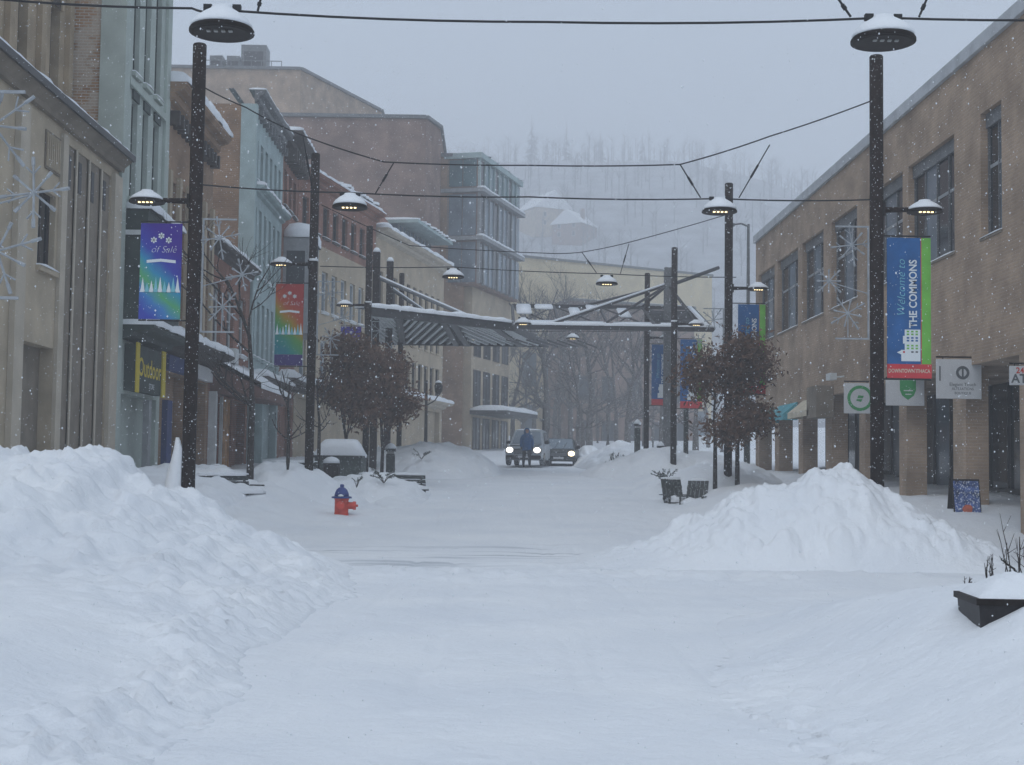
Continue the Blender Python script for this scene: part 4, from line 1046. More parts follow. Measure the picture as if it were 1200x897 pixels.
sale_banner('purple, blue and green winter sale banner on the nearest left lamp post', x1, y1, at(182,262,Y=25).z, 1.70, .73, .22, 'print_winter')
x1, y1 = P['L2']
sale_banner('red, yellow and green sale banner with a dark strip below', x1, y1, at(337,333,Y=y1).z, 1.92, .76, .24, 'print_autumn', .3)
x1, y1 = P['L3']
sale_banner('small blue and purple banner half hidden by brown leaves on the left', x1, y1, at(407,383,Y=y1).z, 1.6, .75, .24, 'print_winter')

# ------------------------------------------------------------------ canopies over the street
def bar(mb, a, b_, w=.09): return mb.tube([a, b_], w*.6, 4)
def slat_canopy():
    zc = at(436, 365, Y=54.0).z
    FL, FR = at(430, 365, Y=54.0), at(602, 383, Y=59.4); RL, RR = at(430, 402, Y=67.5), at(640, 404, Y=67.5)
    t_ = thing('slatted_canopy', 'left slatted steel canopy hung from masts, snow along its front edge', 'canopy', (FL.x, FL.y, zc), 0)
    o = Vector((FL.x, FL.y, zc)); f0, f1, r0, r1 = [Vector((q.x-o.x, q.y-o.y, 0)) for q in (FL, FR, RL, RR)]
    up = Vector((0,0,1))
    def beam(a_, b_, w, h, m_='dark_metal', nm='beam'):
        d = b_-a_; n_ = Vector((-d.y, d.x, 0)).normalized(); return MB().obox((a_+b_)/2, d/2, n_*w, up*h).build(nm, m_, t_)
    fb = beam(f0, f1, .08, .16, nm='front_beam'); beam(r0, r1, .08, .12, nm='rear_beam'); beam(f0, r0, .09, .14, nm='side_beam'); beam(f1, r1, .09, .14, nm='side_beam')
    MB().add([q+up*.10 for q in (f0, f1, r1, r0)]+[q+up*.14 for q in (f0, f1, r1, r0)], [(3,2,1,0),(4,5,6,7),(0,1,5,4),(1,2,6,5),(2,3,7,6),(3,0,4,7)]).build('deck', 'dark_metal', t_)
    d = f1-f0; L_ = d.length; ang = math.atan2(d.y, d.x)
    sn_ = snow_strip(fb, 0, L_, -.14, .8, .165, .22, .3); sn_.location = f0; sn_.rotation_euler = (0,0,ang)
    def P_(u, v): return f0.lerp(f1, u).lerp(r0.lerp(r1, u), v)
    for u in (.20, .50, .56, .86): beam(P_(u, .01), P_(u, .99), .13, .15, nm='cross_beam')
    for u0, u1, sg in ((.22, .48, 1), (.58, .84, -1), (.02, .18, -1), (.88, .98, 1)):
        n = 7; w = u1-u0
        for k in range(-9, n+9):
            ua = u0+w*k/n*1.25; ub = ua+sg*.20                # rear end at ua, front end at ub
            va, vb = 1.0, 0.0; pts = []
            for s_ in np.linspace(0, 1, 41):
                u = ua+(ub-ua)*s_; v = .985-.97*s_
                if u0 <= u <= u1: pts.append((u, v))
            if len(pts) < 4: continue
            a_, b_ = P_(*pts[0]), P_(*pts[-1]); dd = b_-a_; n_ = Vector((-dd.y, dd.x, 0)).normalized()
            MB().obox((a_+b_)/2-up*.02, dd/2, n_*.06, up*.05).build('slat', 'white_paint', t_)  # white strips paint in the skylight that shows through gaps between slats
    for px_, py_, Ym in ((440, 296, 56.6), (456, 307, 60)):
        q = at(px_, 380, Y=Ym); zt_ = at(px_, py_, Y=Ym).z-zc; lc = Vector((q.x-o.x, q.y-o.y, 0)); zb = ground(q.x, q.y)-zc-.5
        mt = MB().box(lc.x-.14, lc.x+.14, lc.y-.14, lc.y+.14, zb, zt_).build('mast', 'steel_brown', t_)
        MB().lathe([(.16,0),(.15,.08),(.08,.18),(.01,.2)], 10, (lc.x, lc.y, zt_)).build('snow_cap', 'snow', mt, smooth=True)
        e = f0.lerp(f1, .70)+up*.16 if px_ == 440 else P_(.5, .6)+up*.16
        s0 = Vector((lc.x, lc.y, at(445, 325, Y=56.6).z-zc))
        tr = MB().tube([s0, e], .07, 8).build('tie_rod', 'metal_grey', t_)
        MB().tube([s0+up*.07, s0.lerp(e, .97)+up*.07], .06, 6).build('snow_cap', 'snow', tr)
slat_canopy()
def truss_canopy():
    a = at(602, 383, Y=58.0); z0 = a.z
    t_ = thing('truss_canopy', 'right steel truss canopy with snow panels hung from a grey mast', 'canopy', (a.x, a.y, z0), 0)
    xe = at(836, 385, Y=58).x - a.x; D = 6.0; rise = 1.55
    def pt(u, v): return Vector((u, v*D, v*rise))
    e = MB().box(0, xe, -.07, .07, -.10, .08).build('front_beam', 'dark_metal', t_); snow_strip(e, 0, xe, -.10, .16, .082, .14, .3)
    MB().box(0, xe, D-.07, D+.07, rise-.08, rise+.08).build('rear_beam', 'dark_metal', t_)
    for u in (0, .23, .48, .72, 1.0): MB().tube([pt(u*xe, 0), pt(u*xe, 1)], .07, 6).build('rafter', 'dark_metal', t_)
    for u0, u1 in ((0, .23), (.23, .48), (.48, .72), (.72, 1)):
        MB().tube([pt(u0*xe, 0), pt(u1*xe, 1)], .035, 6).build('brace', 'dark_metal', t_); MB().tube([pt(u1*xe, 0), pt(u0*xe, 1)], .035, 6).build('brace', 'dark_metal', t_)
    for u0, u1, v0, v1 in ((.01,.22,.02,.16), (.02,.10,.5,.95), (.25,.46,.04,.14), (.30,.36,.45,.8), (.5,.7,.04,.13), (.56,.62,.4,.8), (.74,.97,.03,.12), (.96,.99,.1,.95), (.12,.22,.75,.95), (.40,.47,.7,.95)):
        q = MB(); p4 = [pt(u0*xe, v0), pt(u1*xe, v0), pt(u1*xe, v1), pt(u0*xe, v1)]
        q.add([p+Vector((0,0,.06)) for p in p4]+[p+Vector((0,0,.15)) for p in p4], [(3,2,1,0),(4,5,6,7),(0,1,5,4),(1,2,6,5),(2,3,7,6),(3,0,4,7)])
        q.build('snow_panel', 'snow', t_, bevel=.05, smooth=True)
    for k in range(14):
        v = .12+.06*k
        if k > 12: break
        MB().obox(pt(.85*xe, v), (.13*xe, 0, 0), (0, .05, .012), (0, -.004, .02)).build('slat', 'dark_metal', t_)
    m = at(783, 340, Y=60.5) - Vector((a.x, a.y, z0)); zt_ = at(783, 314, Y=60.5).z - z0; zb = ground(a.x+m.x, a.y+m.y)-z0-.4
    MB().box(m.x-.17, m.x+.17, m.y-.17, m.y+.17, zb, zt_).build('mast', 'metal_grey', t_)
    h = Vector((m.x, m.y, at(783, 334, Y=60.5).z-z0))
    for tgt in (pt(.16*xe, 0), pt(.43*xe, 0), pt(.40*xe, 1), pt(.93*xe, 0), pt(.96*xe, 1), pt(.72*xe, 1)):
        r_ = MB().tube([h, tgt+Vector((0,0,.05))], .055, 6).build('tie_rod', 'dark_metal', t_)
    r_ = MB().tube([h+Vector((0,0,-.05)), at(842, 314, Y=62)-Vector((a.x, a.y, z0))], .085, 6).build('outrigger', 'dark_metal', t_)
    MB().tube([h+Vector((0,0,.09)), pt(.16*xe, 0)+Vector((0,0,.14))], .05, 6).build('snow_line', 'snow', t_)
    # slatted tail on the street side
    for k in range(8): MB().obox((.2+k*.42, 1.5, -.55), (.02, 0, .0), (.5, 1.6, 0), (0,0,.03)).build('slat', 'dark_metal', t_)
truss_canopy()

# ------------------------------------------------------------------ trees
def grow(mb, tw, p, d, L_, r, depth, maxd, spread, up, leaves, nseg=4, curl=.12):
    pts = [p]; rad = [r]; q = p.copy(); dd = d.copy()
    for i in range(nseg):
        dd = (dd + Vector((random.gauss(0,curl), random.gauss(0,curl), random.gauss(0,curl)+up))).normalized()
        q = q + dd*L_/nseg; pts.append(q.copy()); rad.append(r*(1-.55*(i+1)/nseg))
    (mb if depth < 2 else tw).tube(pts, rad, 6 if depth < 2 else 4, cap=False)
    if depth >= maxd:
        leaves.append((pts, dd)); return
    n = 4 if depth == 0 else 3
    for k in range(n + (2 if depth == 0 else 0)):
        s = .35+.65*(k+random.random()*.6)/(n+1.6); s = min(s, 1); i = min(int(s*nseg), nseg-1); base = pts[i].lerp(pts[i+1], s*nseg-i)
        ax = Vector((random.gauss(0,1), random.gauss(0,1), random.gauss(0,.3))).normalized()
        nd = (dd*random.uniform(.5,.9) + ax*spread).normalized()
        grow(mb, tw, base, nd, L_*random.uniform(.5,.72), rad[i]*.62, depth+1, maxd, spread, up, leaves, nseg, curl)
    leaves.append((pts[-2:], dd))
def tree(name, label, x, y, H, r, seed, maxd=3, trunk=.4, spread=.7, up=.06, leafn=0, leafs=.10, bark='bark', group=None, tilt=0.0, leaf_h=None):
    random.seed(seed); z = ground(x, y)-.2
    t_ = thing(name, label, 'tree', (x, y, z), 0, group); mb, tw, lv = MB(), MB(), []
    tr = [Vector((0,0,0)), Vector((tilt*.3,0,H*trunk*.5)), Vector((tilt,random.uniform(-.05,.05),H*trunk))]
    mb.tube(tr, [r*1.15, r, r*.85], 8, cap=False)
    grow(mb, tw, tr[-1], Vector((tilt*.1,0,1)), H*(1-trunk)*.72, r*.8, 0, maxd, spread, up, lv)
    if trunk > .25:
        for k in range(3):
            a = random.random()*6.28; s = random.uniform(.65,.95)
            grow(mb, tw, tr[1].lerp(tr[2], s), Vector((math.cos(a), math.sin(a), .5)).normalized(), H*.22, r*.4, 1, maxd, spread, up, lv)
    mb.build('trunk', bark, t_, smooth=True)
    cr = tw.build('crown', bark, t_)
    if leafn:
        L_ = MB(); per = max(1, leafn//max(1, len(lv)))
        for pts, dd in lv:
            for k in range(per):
                s = random.random()*(len(pts)-1); i = int(s); c = pts[i].lerp(pts[min(i+1, len(pts)-1)], s-i) + Vector((random.gauss(0,.2), random.gauss(0,.2), random.gauss(0,.2)))
                if leaf_h and not (leaf_h[0] < c.z < leaf_h[1]): continue
                u = Vector((random.gauss(0,1), random.gauss(0,1), random.gauss(0,1))).normalized(); w = u.orthogonal().normalized(); s_ = leafs*random.uniform(.6,1.3)
                L_.add([c-u*s_, c+w*s_*.45, c+u*s_, c-w*s_*.45+u.cross(w)*s_*.2], [(0,1,2,3)])
        q = L_.build('leaves', 'leaf_brown', t_); q['kind'] = 'stuff'
    return t_
def px_tree(name, label, px, Y, pytop, **k):
    p = at(px, 560, Y=Y); return tree(name, label, p.x, Y, at(px, pytop, Y=Y).z - ground(p.x, Y) + .2, **k)
G1 = 'bare street trees on the left'; G2 = 'brown leaved street trees'; G3 = 'bare trees at the street end'
px_tree('bare_tree', 'bare leafless tree between the nearest left post and the red banner', 293, 36, 262, r=.085, seed=5, maxd=3, trunk=.34, spread=.55, up=.12, group=G1)
px_tree('bare_tree', 'thin young bare tree left of the red banner post', 337, 37, 425, r=.05, seed=9, maxd=2, trunk=.5, spread=.75, up=.10, group=G1)
px_tree('bare_tree', 'thin bare sapling right of the red banner post', 373, 43, 425, r=.055, seed=12, maxd=2, trunk=.5, spread=.7, up=.10, group=G1)
px_tree('oak_tree', 'columnar tree with brown winter leaves, left one of the pair behind the bench', 408, 48, 434, r=.09, seed=21, maxd=4, trunk=.06, spread=.52, up=.10, leafn=13000, leafs=.085, group=G2)
px_tree('oak_tree', 'columnar tree with brown winter leaves, right one of the pair behind the bench', 447, 49, 440, r=.09, seed=22, maxd=4, trunk=.06, spread=.52, up=.10, leafn=12000, leafs=.085, group=G2)
px_tree('oak_tree', 'small brown leaved tree in front of the right post with a blue banner', 838, 40, 425, r=.06, seed=33, maxd=4, trunk=.42, spread=.6, up=.05, leafn=3500, leafs=.08, group=G2)
px_tree('oak_tree', 'brown leaved tree hiding the lower blue banner beside the arcade', 864, 40.5, 408, r=.065, seed=35, maxd=4, trunk=.42, spread=.5, up=.05, leafn=5500, leafs=.08, group=G2)
i = 0
for px_, Y, pt_, r_, lab in ((640, 118, 322, .30, 'large dark bare tree behind the person and white car'), (600, 125, 335, .2, 'bare tree left of the large tree at the street end'), (690, 112, 352, .26, 'broad bare tree above the dark car'),
      (735, 105, 372, .24, 'bare tree left of the furthest right lamp post'), (712, 126, 345, .22, 'hazy bare tree behind the broad one above the cars'), (668, 135, 332, .24, 'pale hazy bare tree in front of the cream building'),
      (775, 96, 400, .2, 'bare tree behind the far right banners'), (815, 90, 405, .2, 'bare tree behind the brown leaves on the right'), (846, 110, 398, .22, 'faint bare tree left of the arcade end'), (562, 128, 402, .16, 'small bare tree before the far left shopfront'),
      (755, 128, 378, .22, 'faint tall bare tree behind the furthest right lamp post'), (625, 140, 345, .2, 'faint bare tree right of the glass block')):
    i += 1
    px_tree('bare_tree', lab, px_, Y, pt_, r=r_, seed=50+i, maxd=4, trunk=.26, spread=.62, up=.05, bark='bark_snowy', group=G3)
src = [o for o in col.objects if o.name.startswith('bare_tree') and o.get('group') == G3]
random.seed(77)
for k, (px_, Y, sc_, lab) in enumerate(((612, 150, .9, 'pale tree left behind the large tree at the street end'), (655, 128, .85, 'small grey tree behind the white car roof'), (678, 118, .9, 'grey tree over the gap between the two cars'), (700, 140, 1.0, 'pale tree above the buried car'),
      (722, 116, .85, 'dark thin tree above the wide buried car'), (746, 142, 1.0, 'pale tree left of the far right banners'), (765, 120, .9, 'grey tree between the far right lamp posts'), (790, 134, 1.0, 'pale tree behind the canopy mast'), (830, 126, .9, 'pale tree behind the right brown leaved trees'), (586, 140, .75, 'pale small tree before the glass block base'), (650, 150, 1.0, 'faintest tall tree in front of the cream building'), (683, 100, .7, 'nearest small tree right of the dark car'))):
    q = at(px_, 540, Y=Y); o = copy_tree(src[(k*5+3) % len(src)]); o['label'] = lab
    o.location = (q.x, Y, ground(q.x, Y)-.3); o.rotation_euler = (0, 0, random.random()*6.28); o.scale = (sc_,)*3
# conifers on the ridge
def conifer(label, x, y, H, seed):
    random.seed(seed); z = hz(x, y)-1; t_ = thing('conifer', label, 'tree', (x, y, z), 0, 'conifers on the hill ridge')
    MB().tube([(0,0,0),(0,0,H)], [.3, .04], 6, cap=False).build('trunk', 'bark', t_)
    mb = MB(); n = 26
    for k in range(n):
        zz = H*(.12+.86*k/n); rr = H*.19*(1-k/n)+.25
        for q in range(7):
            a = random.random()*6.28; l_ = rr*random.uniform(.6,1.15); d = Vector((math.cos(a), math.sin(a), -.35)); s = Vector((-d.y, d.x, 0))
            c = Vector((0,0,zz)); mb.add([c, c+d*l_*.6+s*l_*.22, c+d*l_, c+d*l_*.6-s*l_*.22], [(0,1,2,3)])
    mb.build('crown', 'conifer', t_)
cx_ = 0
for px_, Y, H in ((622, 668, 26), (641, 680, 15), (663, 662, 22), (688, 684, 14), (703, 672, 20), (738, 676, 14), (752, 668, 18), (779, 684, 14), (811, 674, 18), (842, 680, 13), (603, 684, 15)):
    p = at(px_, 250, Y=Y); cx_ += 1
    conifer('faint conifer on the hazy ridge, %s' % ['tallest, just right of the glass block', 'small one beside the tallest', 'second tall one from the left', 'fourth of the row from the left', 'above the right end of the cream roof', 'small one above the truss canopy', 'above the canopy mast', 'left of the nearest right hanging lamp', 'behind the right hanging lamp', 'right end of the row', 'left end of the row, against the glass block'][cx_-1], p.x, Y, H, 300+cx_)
# wood on the slope
wd = MB(); random.seed(5)
for k in range(900):
    x = random.uniform(-60, 230); y = random.uniform(225, 670); z = hz(x, y)-.5; H = random.uniform(7, 14)
    wd.tube([(x,y,z),(x,y,z+H)], [.22,.03], 4, cap=False)
    for q in range(12):
        a = random.random()*6.28; zz = z+H*random.uniform(.3,.95); l_ = H*random.uniform(.12,.3); e = Vector((x+math.cos(a)*l_, y+math.sin(a)*l_, zz+l_*1.0)); b_ = Vector((x,y,zz))
        wd.tube([b_, e], [.09,.02], 3, cap=False)
mat('wood_snowy', (.12, .12, .125), .95, .4, 6, fleck=.10)
o = wd.build('hillside_wood', 'wood_snowy'); o['kind'] = 'stuff'; o['label'] = 'bare winter wood covering the hazy hillside'

# ------------------------------------------------------------------ fire hydrant
def hydrant():
    p = at(400, 604, Y=34); p.z = max(p.z, ground(p.x, 34)-.03); t_ = thing('fire_hydrant', 'red fire hydrant with a blue top standing in the snow', 'fire hydrant', (p.x, 34, p.z), 0)
    MB().lathe([(.19,-.5),(.19,-.02),(.175,0),(.165,.08),(.165,.36),(.18,.38),(.18,.40)], 20).build('barrel', 'hydrant_red', t_, smooth=True)
    MB().lathe([(.24,.402),(.24,.44),(.19,.45)], 20).build('flange', 'hydrant_blue', t_, smooth=False)
    d = MB().lathe([(.175,.452),(.165,.52),(.13,.60),(.08,.65),(.05,.66)], 20).build('bonnet', 'hydrant_blue', t_, smooth=True)
    MB().lathe([(.05,.662),(.05,.72),(.03,.735)], 5).build('operating_nut', 'hydrant_blue', d)
    o = MB().tube([(.12,0,.23),(.27,0,.23)], .085, 14).build('outlet', 'hydrant_red', t_); MB().tube([(.271,0,.23),(.34,0,.23)], .10, 8).build('outlet_cap', 'hydrant_red', o); MB().tube([(.341,0,.23),(.39,0,.23)], .03, 5).build('cap_nut', 'hydrant_red', o)
    o = MB().tube([(0,-.12,.24),(0,-.22,.24)], .09, 14).build('outlet', 'hydrant_red', t_); MB().tube([(0,-.221,.24),(0,-.27,.24)], .10, 8).build('outlet_cap', 'hydrant_red', o)
    MB().lathe([(.07,0),(.06,.03),(.01,.05)], 10, (0,-.19,.452)).build('snow_cap', 'snow', t_, smooth=True)
hydrant()

# ------------------------------------------------------------------ storage box, litter bin, benches, bollards
def storage_box():
    a = at(368, 560, Y=45); c = at(423, 560, Y=45); w = c.x-a.x; zt = at(395, 537, Y=45).z; zb = a.z-.6
    t_ = thing('storage_box', 'long dark green storage box under a thick rounded snow cap', 'storage box', (a.x, 45, zb), R(-4)); h = zt-zb
    MB().box(0, w, 0, 1.1, 0, h).build('body', 'shed_green', t_)
    MB().box(-.05, w+.05, -.06, 1.15, h+.002, h+.08).build('lid', 'bench_dark', t_)
    for k in range(3): MB().box(.05+k*w/3, w/3*(k+1)-.05, -.025, -.003, .1, h-.08).build('side_panel', 'shed_green', t_)
    mb = MB(); n = 12
    for i in range(n+1):
        x = -.04+(w+.08)*i/n; e = min(i, n-i)/n*2; k = (1-(1-min(1, e*2.4))**2)
        mb.v += [(x, -.05, h+.083), (x, -.07, h+.083+.20*k+.05), (x, .15, h+.083+.40*k+.05), (x, .6, h+.083+.48*k+.05), (x, 1.05, h+.083+.34*k), (x, 1.16, h+.083)]
    for i in range(n):
        for j in range(5): mb.f.append((6*i+j+1, 6*i+j, 6*i+6+j, 6*i+7+j))
    mb.f.append(tuple(range(6))); mb.f.append(tuple(range(6*n, 6*n+6))[::-1])
    mb.build('snow_cap', 'snow', t_, smooth=True)
storage_box()
def bin_(label, px, pyt, pyb, Y, r=.24, m='lamp_dark', cap=True):
    a = at(px, pyb, Y=Y); zt = at(px, pyt, Y=Y).z; h = zt-a.z+.4
    t_ = thing('litter_bin', label, 'litter bin', (a.x, Y, a.z-.4), 0)
    MB().lathe([(r*.85,0),(r,.1),(r,h-.12),(r*1.05,h-.1),(r*1.05,h)], 16).build('drum', m, t_)
    for k in range(10): q = k*.628; MB().tube([(r*1.03*math.cos(q), r*1.03*math.sin(q), .1), (r*1.03*math.cos(q), r*1.03*math.sin(q), h-.13)], .014, 5).build('slat', m, t_)
    MB().lathe([(r*1.06,h+.002),(r*1.0,h+.10),(r*.6,h+.17),(.02,h+.2)], 14).build('snow_cap', 'snow', t_, smooth=True)
bin_('dark litter bin with a snow cap in front of the storage box', 388, 543, 560, 43.5)
def bench(label, x, y, z, w, rz, group='dark slatted benches'):
    t_ = thing('bench', label, 'bench', (x, y, z), rz, group)
    for k in range(3): MB().box(-w/2, w/2, -.22+k*.15, -.10+k*.15, .43, .465).build('seat_slat', 'bench_dark', t_)
    for k in range(3): MB().obox((0, .27+.035*k, .56+.13*k), (w/2, 0, 0), (0, .018, -.004), (0, .012, .05)).build('back_slat', 'bench_dark', t_)
    for s in (-1, 1):
        l = MB(); l.box(s*w*.44-.03, s*w*.44+.03, -.22, -.16, -.5, .43); l.box(s*w*.44-.03, s*w*.44+.03, .20, .26, -.5, .43); l.box(s*w*.44-.029, s*w*.44+.029, -.22, .26, .38, .428)
        l.obox((s*w*.44, .315, .62), (.025, 0, 0), (0, .02, -.005), (0, .05, .2)); l.build('end_frame', 'bench_dark', t_)
        MB().box(s*w*.44-.028, s*w*.44+.028, -.24, .28, .64, .675).build('armrest', 'bench_dark', t_)
    snow_strip(t_, -w/2, w/2, -.25, .25, .467, .16, .2); snow_strip(t_, -w/2, w/2, .30, .38, .90, .05, .2)
p = at(345, 560, Y=40.5); bench('dark bench end showing beside the red banner post', p.x, 40.5, p.z-.45, 1.3, R(8))
p = at(462, 556, Y=42); bench('dark slatted bench buried in snow right of the storage box', p.x, 42, p.z-.90, 2.0, R(14))
p = at(275, 578, Y=33); bench('snow covered bench below the bare tree on the left', p.x, 33, p.z-.48, 1.7, R(60))
def bollard(label, px, pyt, Y, w=.22, round_=False):
    p = at(px, pyt, Y=Y); zb = ground(p.x, Y)-.4; h = p.z-zb
    t_ = thing('bollard', label, 'bollard', (p.x, Y, zb), 0, 'dark bollards in the snow')
    MB().box(-w/2, w/2, -w/2, w/2, 0, h-.18).build('shaft', 'bench_dark', t_, bevel=.015)
    MB().box(-w*.4, w*.4, -w*.4, w*.4, h-.18, h-.1).build('light_slot', 'led_off', t_)
    MB().box(-w/2-.02, w/2+.02, -w/2-.02, w/2+.02, h-.1, h).build('head', 'bench_dark', t_)
    MB().lathe([(w*.72,h+.002),(w*.6,h+.08),(w*.3,h+.17),(.01,h+.2)], 12).build('snow_cap', 'snow', t_, smooth=True)
bollard('dark bollard light with a pointed snow cap behind the left bench', 458, 526, 50, .30)
bollard('dark square bollard left of the furthest right lamp post', 747, 497, 61, .24)
bollard('short dark bollard between the two far right lamp posts', 774, 523, 60, .24)
# square black posts of an unused stand by the far right lamp posts
for px_, yy, lab in ((804, 58, 'thin dark post right of the tall canopy side lamp post'), (875, 52, 'dark thin post left of the arcade end')):
    q = at(px_, 478 if px_ == 804 else 490, Y=yy); zb = ground(q.x, yy)-.3
    t_ = thing('sign_post', lab, 'post', (q.x, yy, zb), 0); MB().box(-.09,.09,-.09,.09,0,q.z-zb).build('shaft', 'bench_dark', t_, bevel=.01); MB().lathe([(.11,0),(.08,.06),(.01,.08)], 10, (0,0,q.z-zb)).build('snow_cap', 'snow', t_, smooth=True)

# ------------------------------------------------------------------ black lawn chairs
def lawn_chair(label, px, py, Y, rz):
    p = at(px, py, Y=Y); t_ = thing('lawn_chair', label, 'chair', (p.x, Y, p.z-.34), rz, 'black lawn chairs')
    for k in range(5):
        x = -.24+k*.12; MB().obox((x, .36, .62), (.054, 0, 0), (0, .012, -.004), (0, .17, .38)).build('back_slat', 'bench_dark', t_)
    for zz, yy in ((.46, .285), (.80, .40)): MB().obox((0, yy+.03, zz), (.30, 0, 0), (0, .014, -.004), (0, .012, .035)).build('back_rail', 'bench_dark', t_)
    for k in range(4): MB().obox((0, -.25+k*.14, .36-.02*k), (.27, 0, 0), (0, .06, -.008), (0, .002, .012)).build('seat_slat', 'bench_dark', t_)
    for s in (-1, 1):
        MB().box(s*.33-.07, s*.33+.07, -.36, .36, .56, .585).build('armrest', 'bench_dark', t_)
        MB().box(s*.31-.02, s*.31+.02, -.32, -.24, -.1, .558).build('leg', 'bench_dark', t_); MB().obox((s*.30, .12, .15), (.02, 0, 0), (0, .05, 0), (0, -.12, .25)).build('leg', 'bench_dark', t_)
    snow_strip(t_, -.28, .28, -.32, .22, .375, .17, .15); snow_strip(t_, -.28, .28, .50, .58, 1.02, .06, .12)
lawn_chair('black slatted lawn chair, left one of the two by the right pile', 793, 590, 40, R(12))
lawn_chair('black slatted lawn chair leaning back beside the tall right pile', 813, 592, 39.3, R(-22))

# ------------------------------------------------------------------ planter, twigs, sprigs
def planter():
    a = at(1147, 704, Y=9.6); zt = a.z; zb = -.1
    t_ = thing('planter', 'black square planter corner heaped with snow at the right edge', 'planter', (a.x, 9.6, zb), R(-5)); h = zt-zb
    mb = MB(); w, tp = .62, .06
    mb.add([(tp,tp*.5,0),(w-tp,tp*.5,0),(w-tp,w-tp,0),(tp,w-tp,0),(0,0,h),(w,0,h),(w,w,h),(0,w,h)], [(0,3,2,1),(4,5,6,7),(0,1,5,4),(1,2,6,5),(2,3,7,6),(3,0,4,7)])
    mb.build('tub', 'planter_black', t_)
    rim = MB(); rim.box(-.02,w+.02,-.02,.03,h-.03,h+.012); rim.box(-.02,.03,.031,w+.02,h-.03,h+.012); rim.box(w-.03,w+.02,.031,w+.02,h-.03,h+.012); rim.build('rim', 'lamp_dark', t_)
    sn = MB(); n = 14
    for i in range(n+1):
        for j in range(n+1):
            x = .01+(w-.02)*i/n; y = .01+(w-.02)*j/n; e = min(i, n-i, j, n-j)/(n/2)
            sn.v.append((x, y, h+.013+.15*(1-(1-e)**2)+.02*math.sin(i*1.3+j*.7)*e))
    for i in range(n):
        for j in range(n): sn.f.append((i*(n+1)+j, (i+1)*(n+1)+j, (i+1)*(n+1)+j+1, i*(n+1)+j+1))
    sn.build('snow_cap', 'snow', t_, smooth=True)
planter()
def sprig(label, x, y, z, s, n, seed, m='evergreen', up=.6, group='evergreen sprigs poking from the snow'):
    random.seed(seed); t_ = thing('evergreen_sprig', label, 'shrub', (x, y, z), 0, group); st, lf = MB(), MB()
    for k in range(n):
        a = random.random()*6.28; d = Vector((math.cos(a), math.sin(a), random.uniform(.1, up*1.6))).normalized(); L_ = s*random.uniform(.6,1.1)
        p1 = d*L_*.5+Vector((0,0,-.02)); p2 = d*L_+Vector((0,0,-L_*.12)); st.tube([(0,0,-.15), p1, p2], [.012,.008,.003], 4, cap=False)
        for q in range(26):
            f = random.uniform(.25,1); c = Vector((0,0,-.02)).lerp(p2, f); u = (d*.7+Vector((random.gauss(0,.6),random.gauss(0,.6),random.gauss(0,.5)))).normalized(); w = u.orthogonal().normalized(); l_ = s*.16*random.uniform(.6,1.2)
            lf.add([c, c+u*l_*.5+w*l_*.16, c+u*l_, c+u*l_*.5-w*l_*.16], [(0,1,2,3)])
    st.build('stem', 'bark', t_); q = lf.build('foliage', m, t_); q['kind'] = 'stuff'
    return t_
for lab, px_, py_, Y, s, n, sd in (('evergreen sprigs in the snow right of the storage box', 450, 560, 40, .5, 9, 1), ('small evergreen tuft in front of the storage box', 418, 565, 39, .3, 6, 2), ('evergreen sprigs left of the black lawn chairs', 779, 561, 43, .55, 10, 3),
      ('evergreen sprigs beside the snow covered car', 716, 545, 62, .85, 10, 4), ('little tuft on the long far snow bank', 494, 534, 56, .5, 6, 5), ('small brown evergreen sprig in the planter snow', 1168, 698, 9.9, .13, 6, 6), ('evergreen sprig at the right picture edge above the planter', 1204, 676, 10.2, .22, 8, 7), ('small dark shrub before the left shop windows', 312, 556, 44, .6, 10, 8)):
    p = at(px_, py_, Y=Y); sprig(lab, p.x, Y, p.z, s, n, sd)
def twigs(label, px, py, Y, H, n, seed):
    random.seed(seed); p = at(px, py, Y=Y); t_ = thing('bare_twigs', label, 'shrub', (p.x, Y, p.z), 0, 'bare twigs in the snow'); mb = MB()
    for k in range(n):
        x = random.uniform(-.18,.18)*H; d = Vector((random.gauss(0,.10), random.gauss(0,.1), 1)).normalized(); h_ = H*random.uniform(.55,1)
        q = [Vector((x, random.uniform(-.1,.1), -.2))]
        for i in range(4): q.append(q[-1]+(d+Vector((random.gauss(0,.09), random.gauss(0,.09), 0)))*h_/4)
        mb.tube(q, [.008,.007,.006,.004,.002], 5, cap=False)
        for i in range(2): e = q[2+i]; mb.tube([e, e+Vector((random.gauss(0,.4), random.gauss(0,.3), .5)).normalized()*h_*.25], [.004,.002], 4, cap=False)
    mb.build('stems', 'bark', t_)
twigs('tall bare twigs above the planter at the right edge', 1184, 668, 14.5, .78, 7, 4)
twigs('short bare twigs in the snow left of the tall ones', 1163, 664, 14.5, .34, 6, 5)
twigs('tiny dead plant poking from the snow below the right pile', 1136, 671, 15.5, .16, 6, 6)

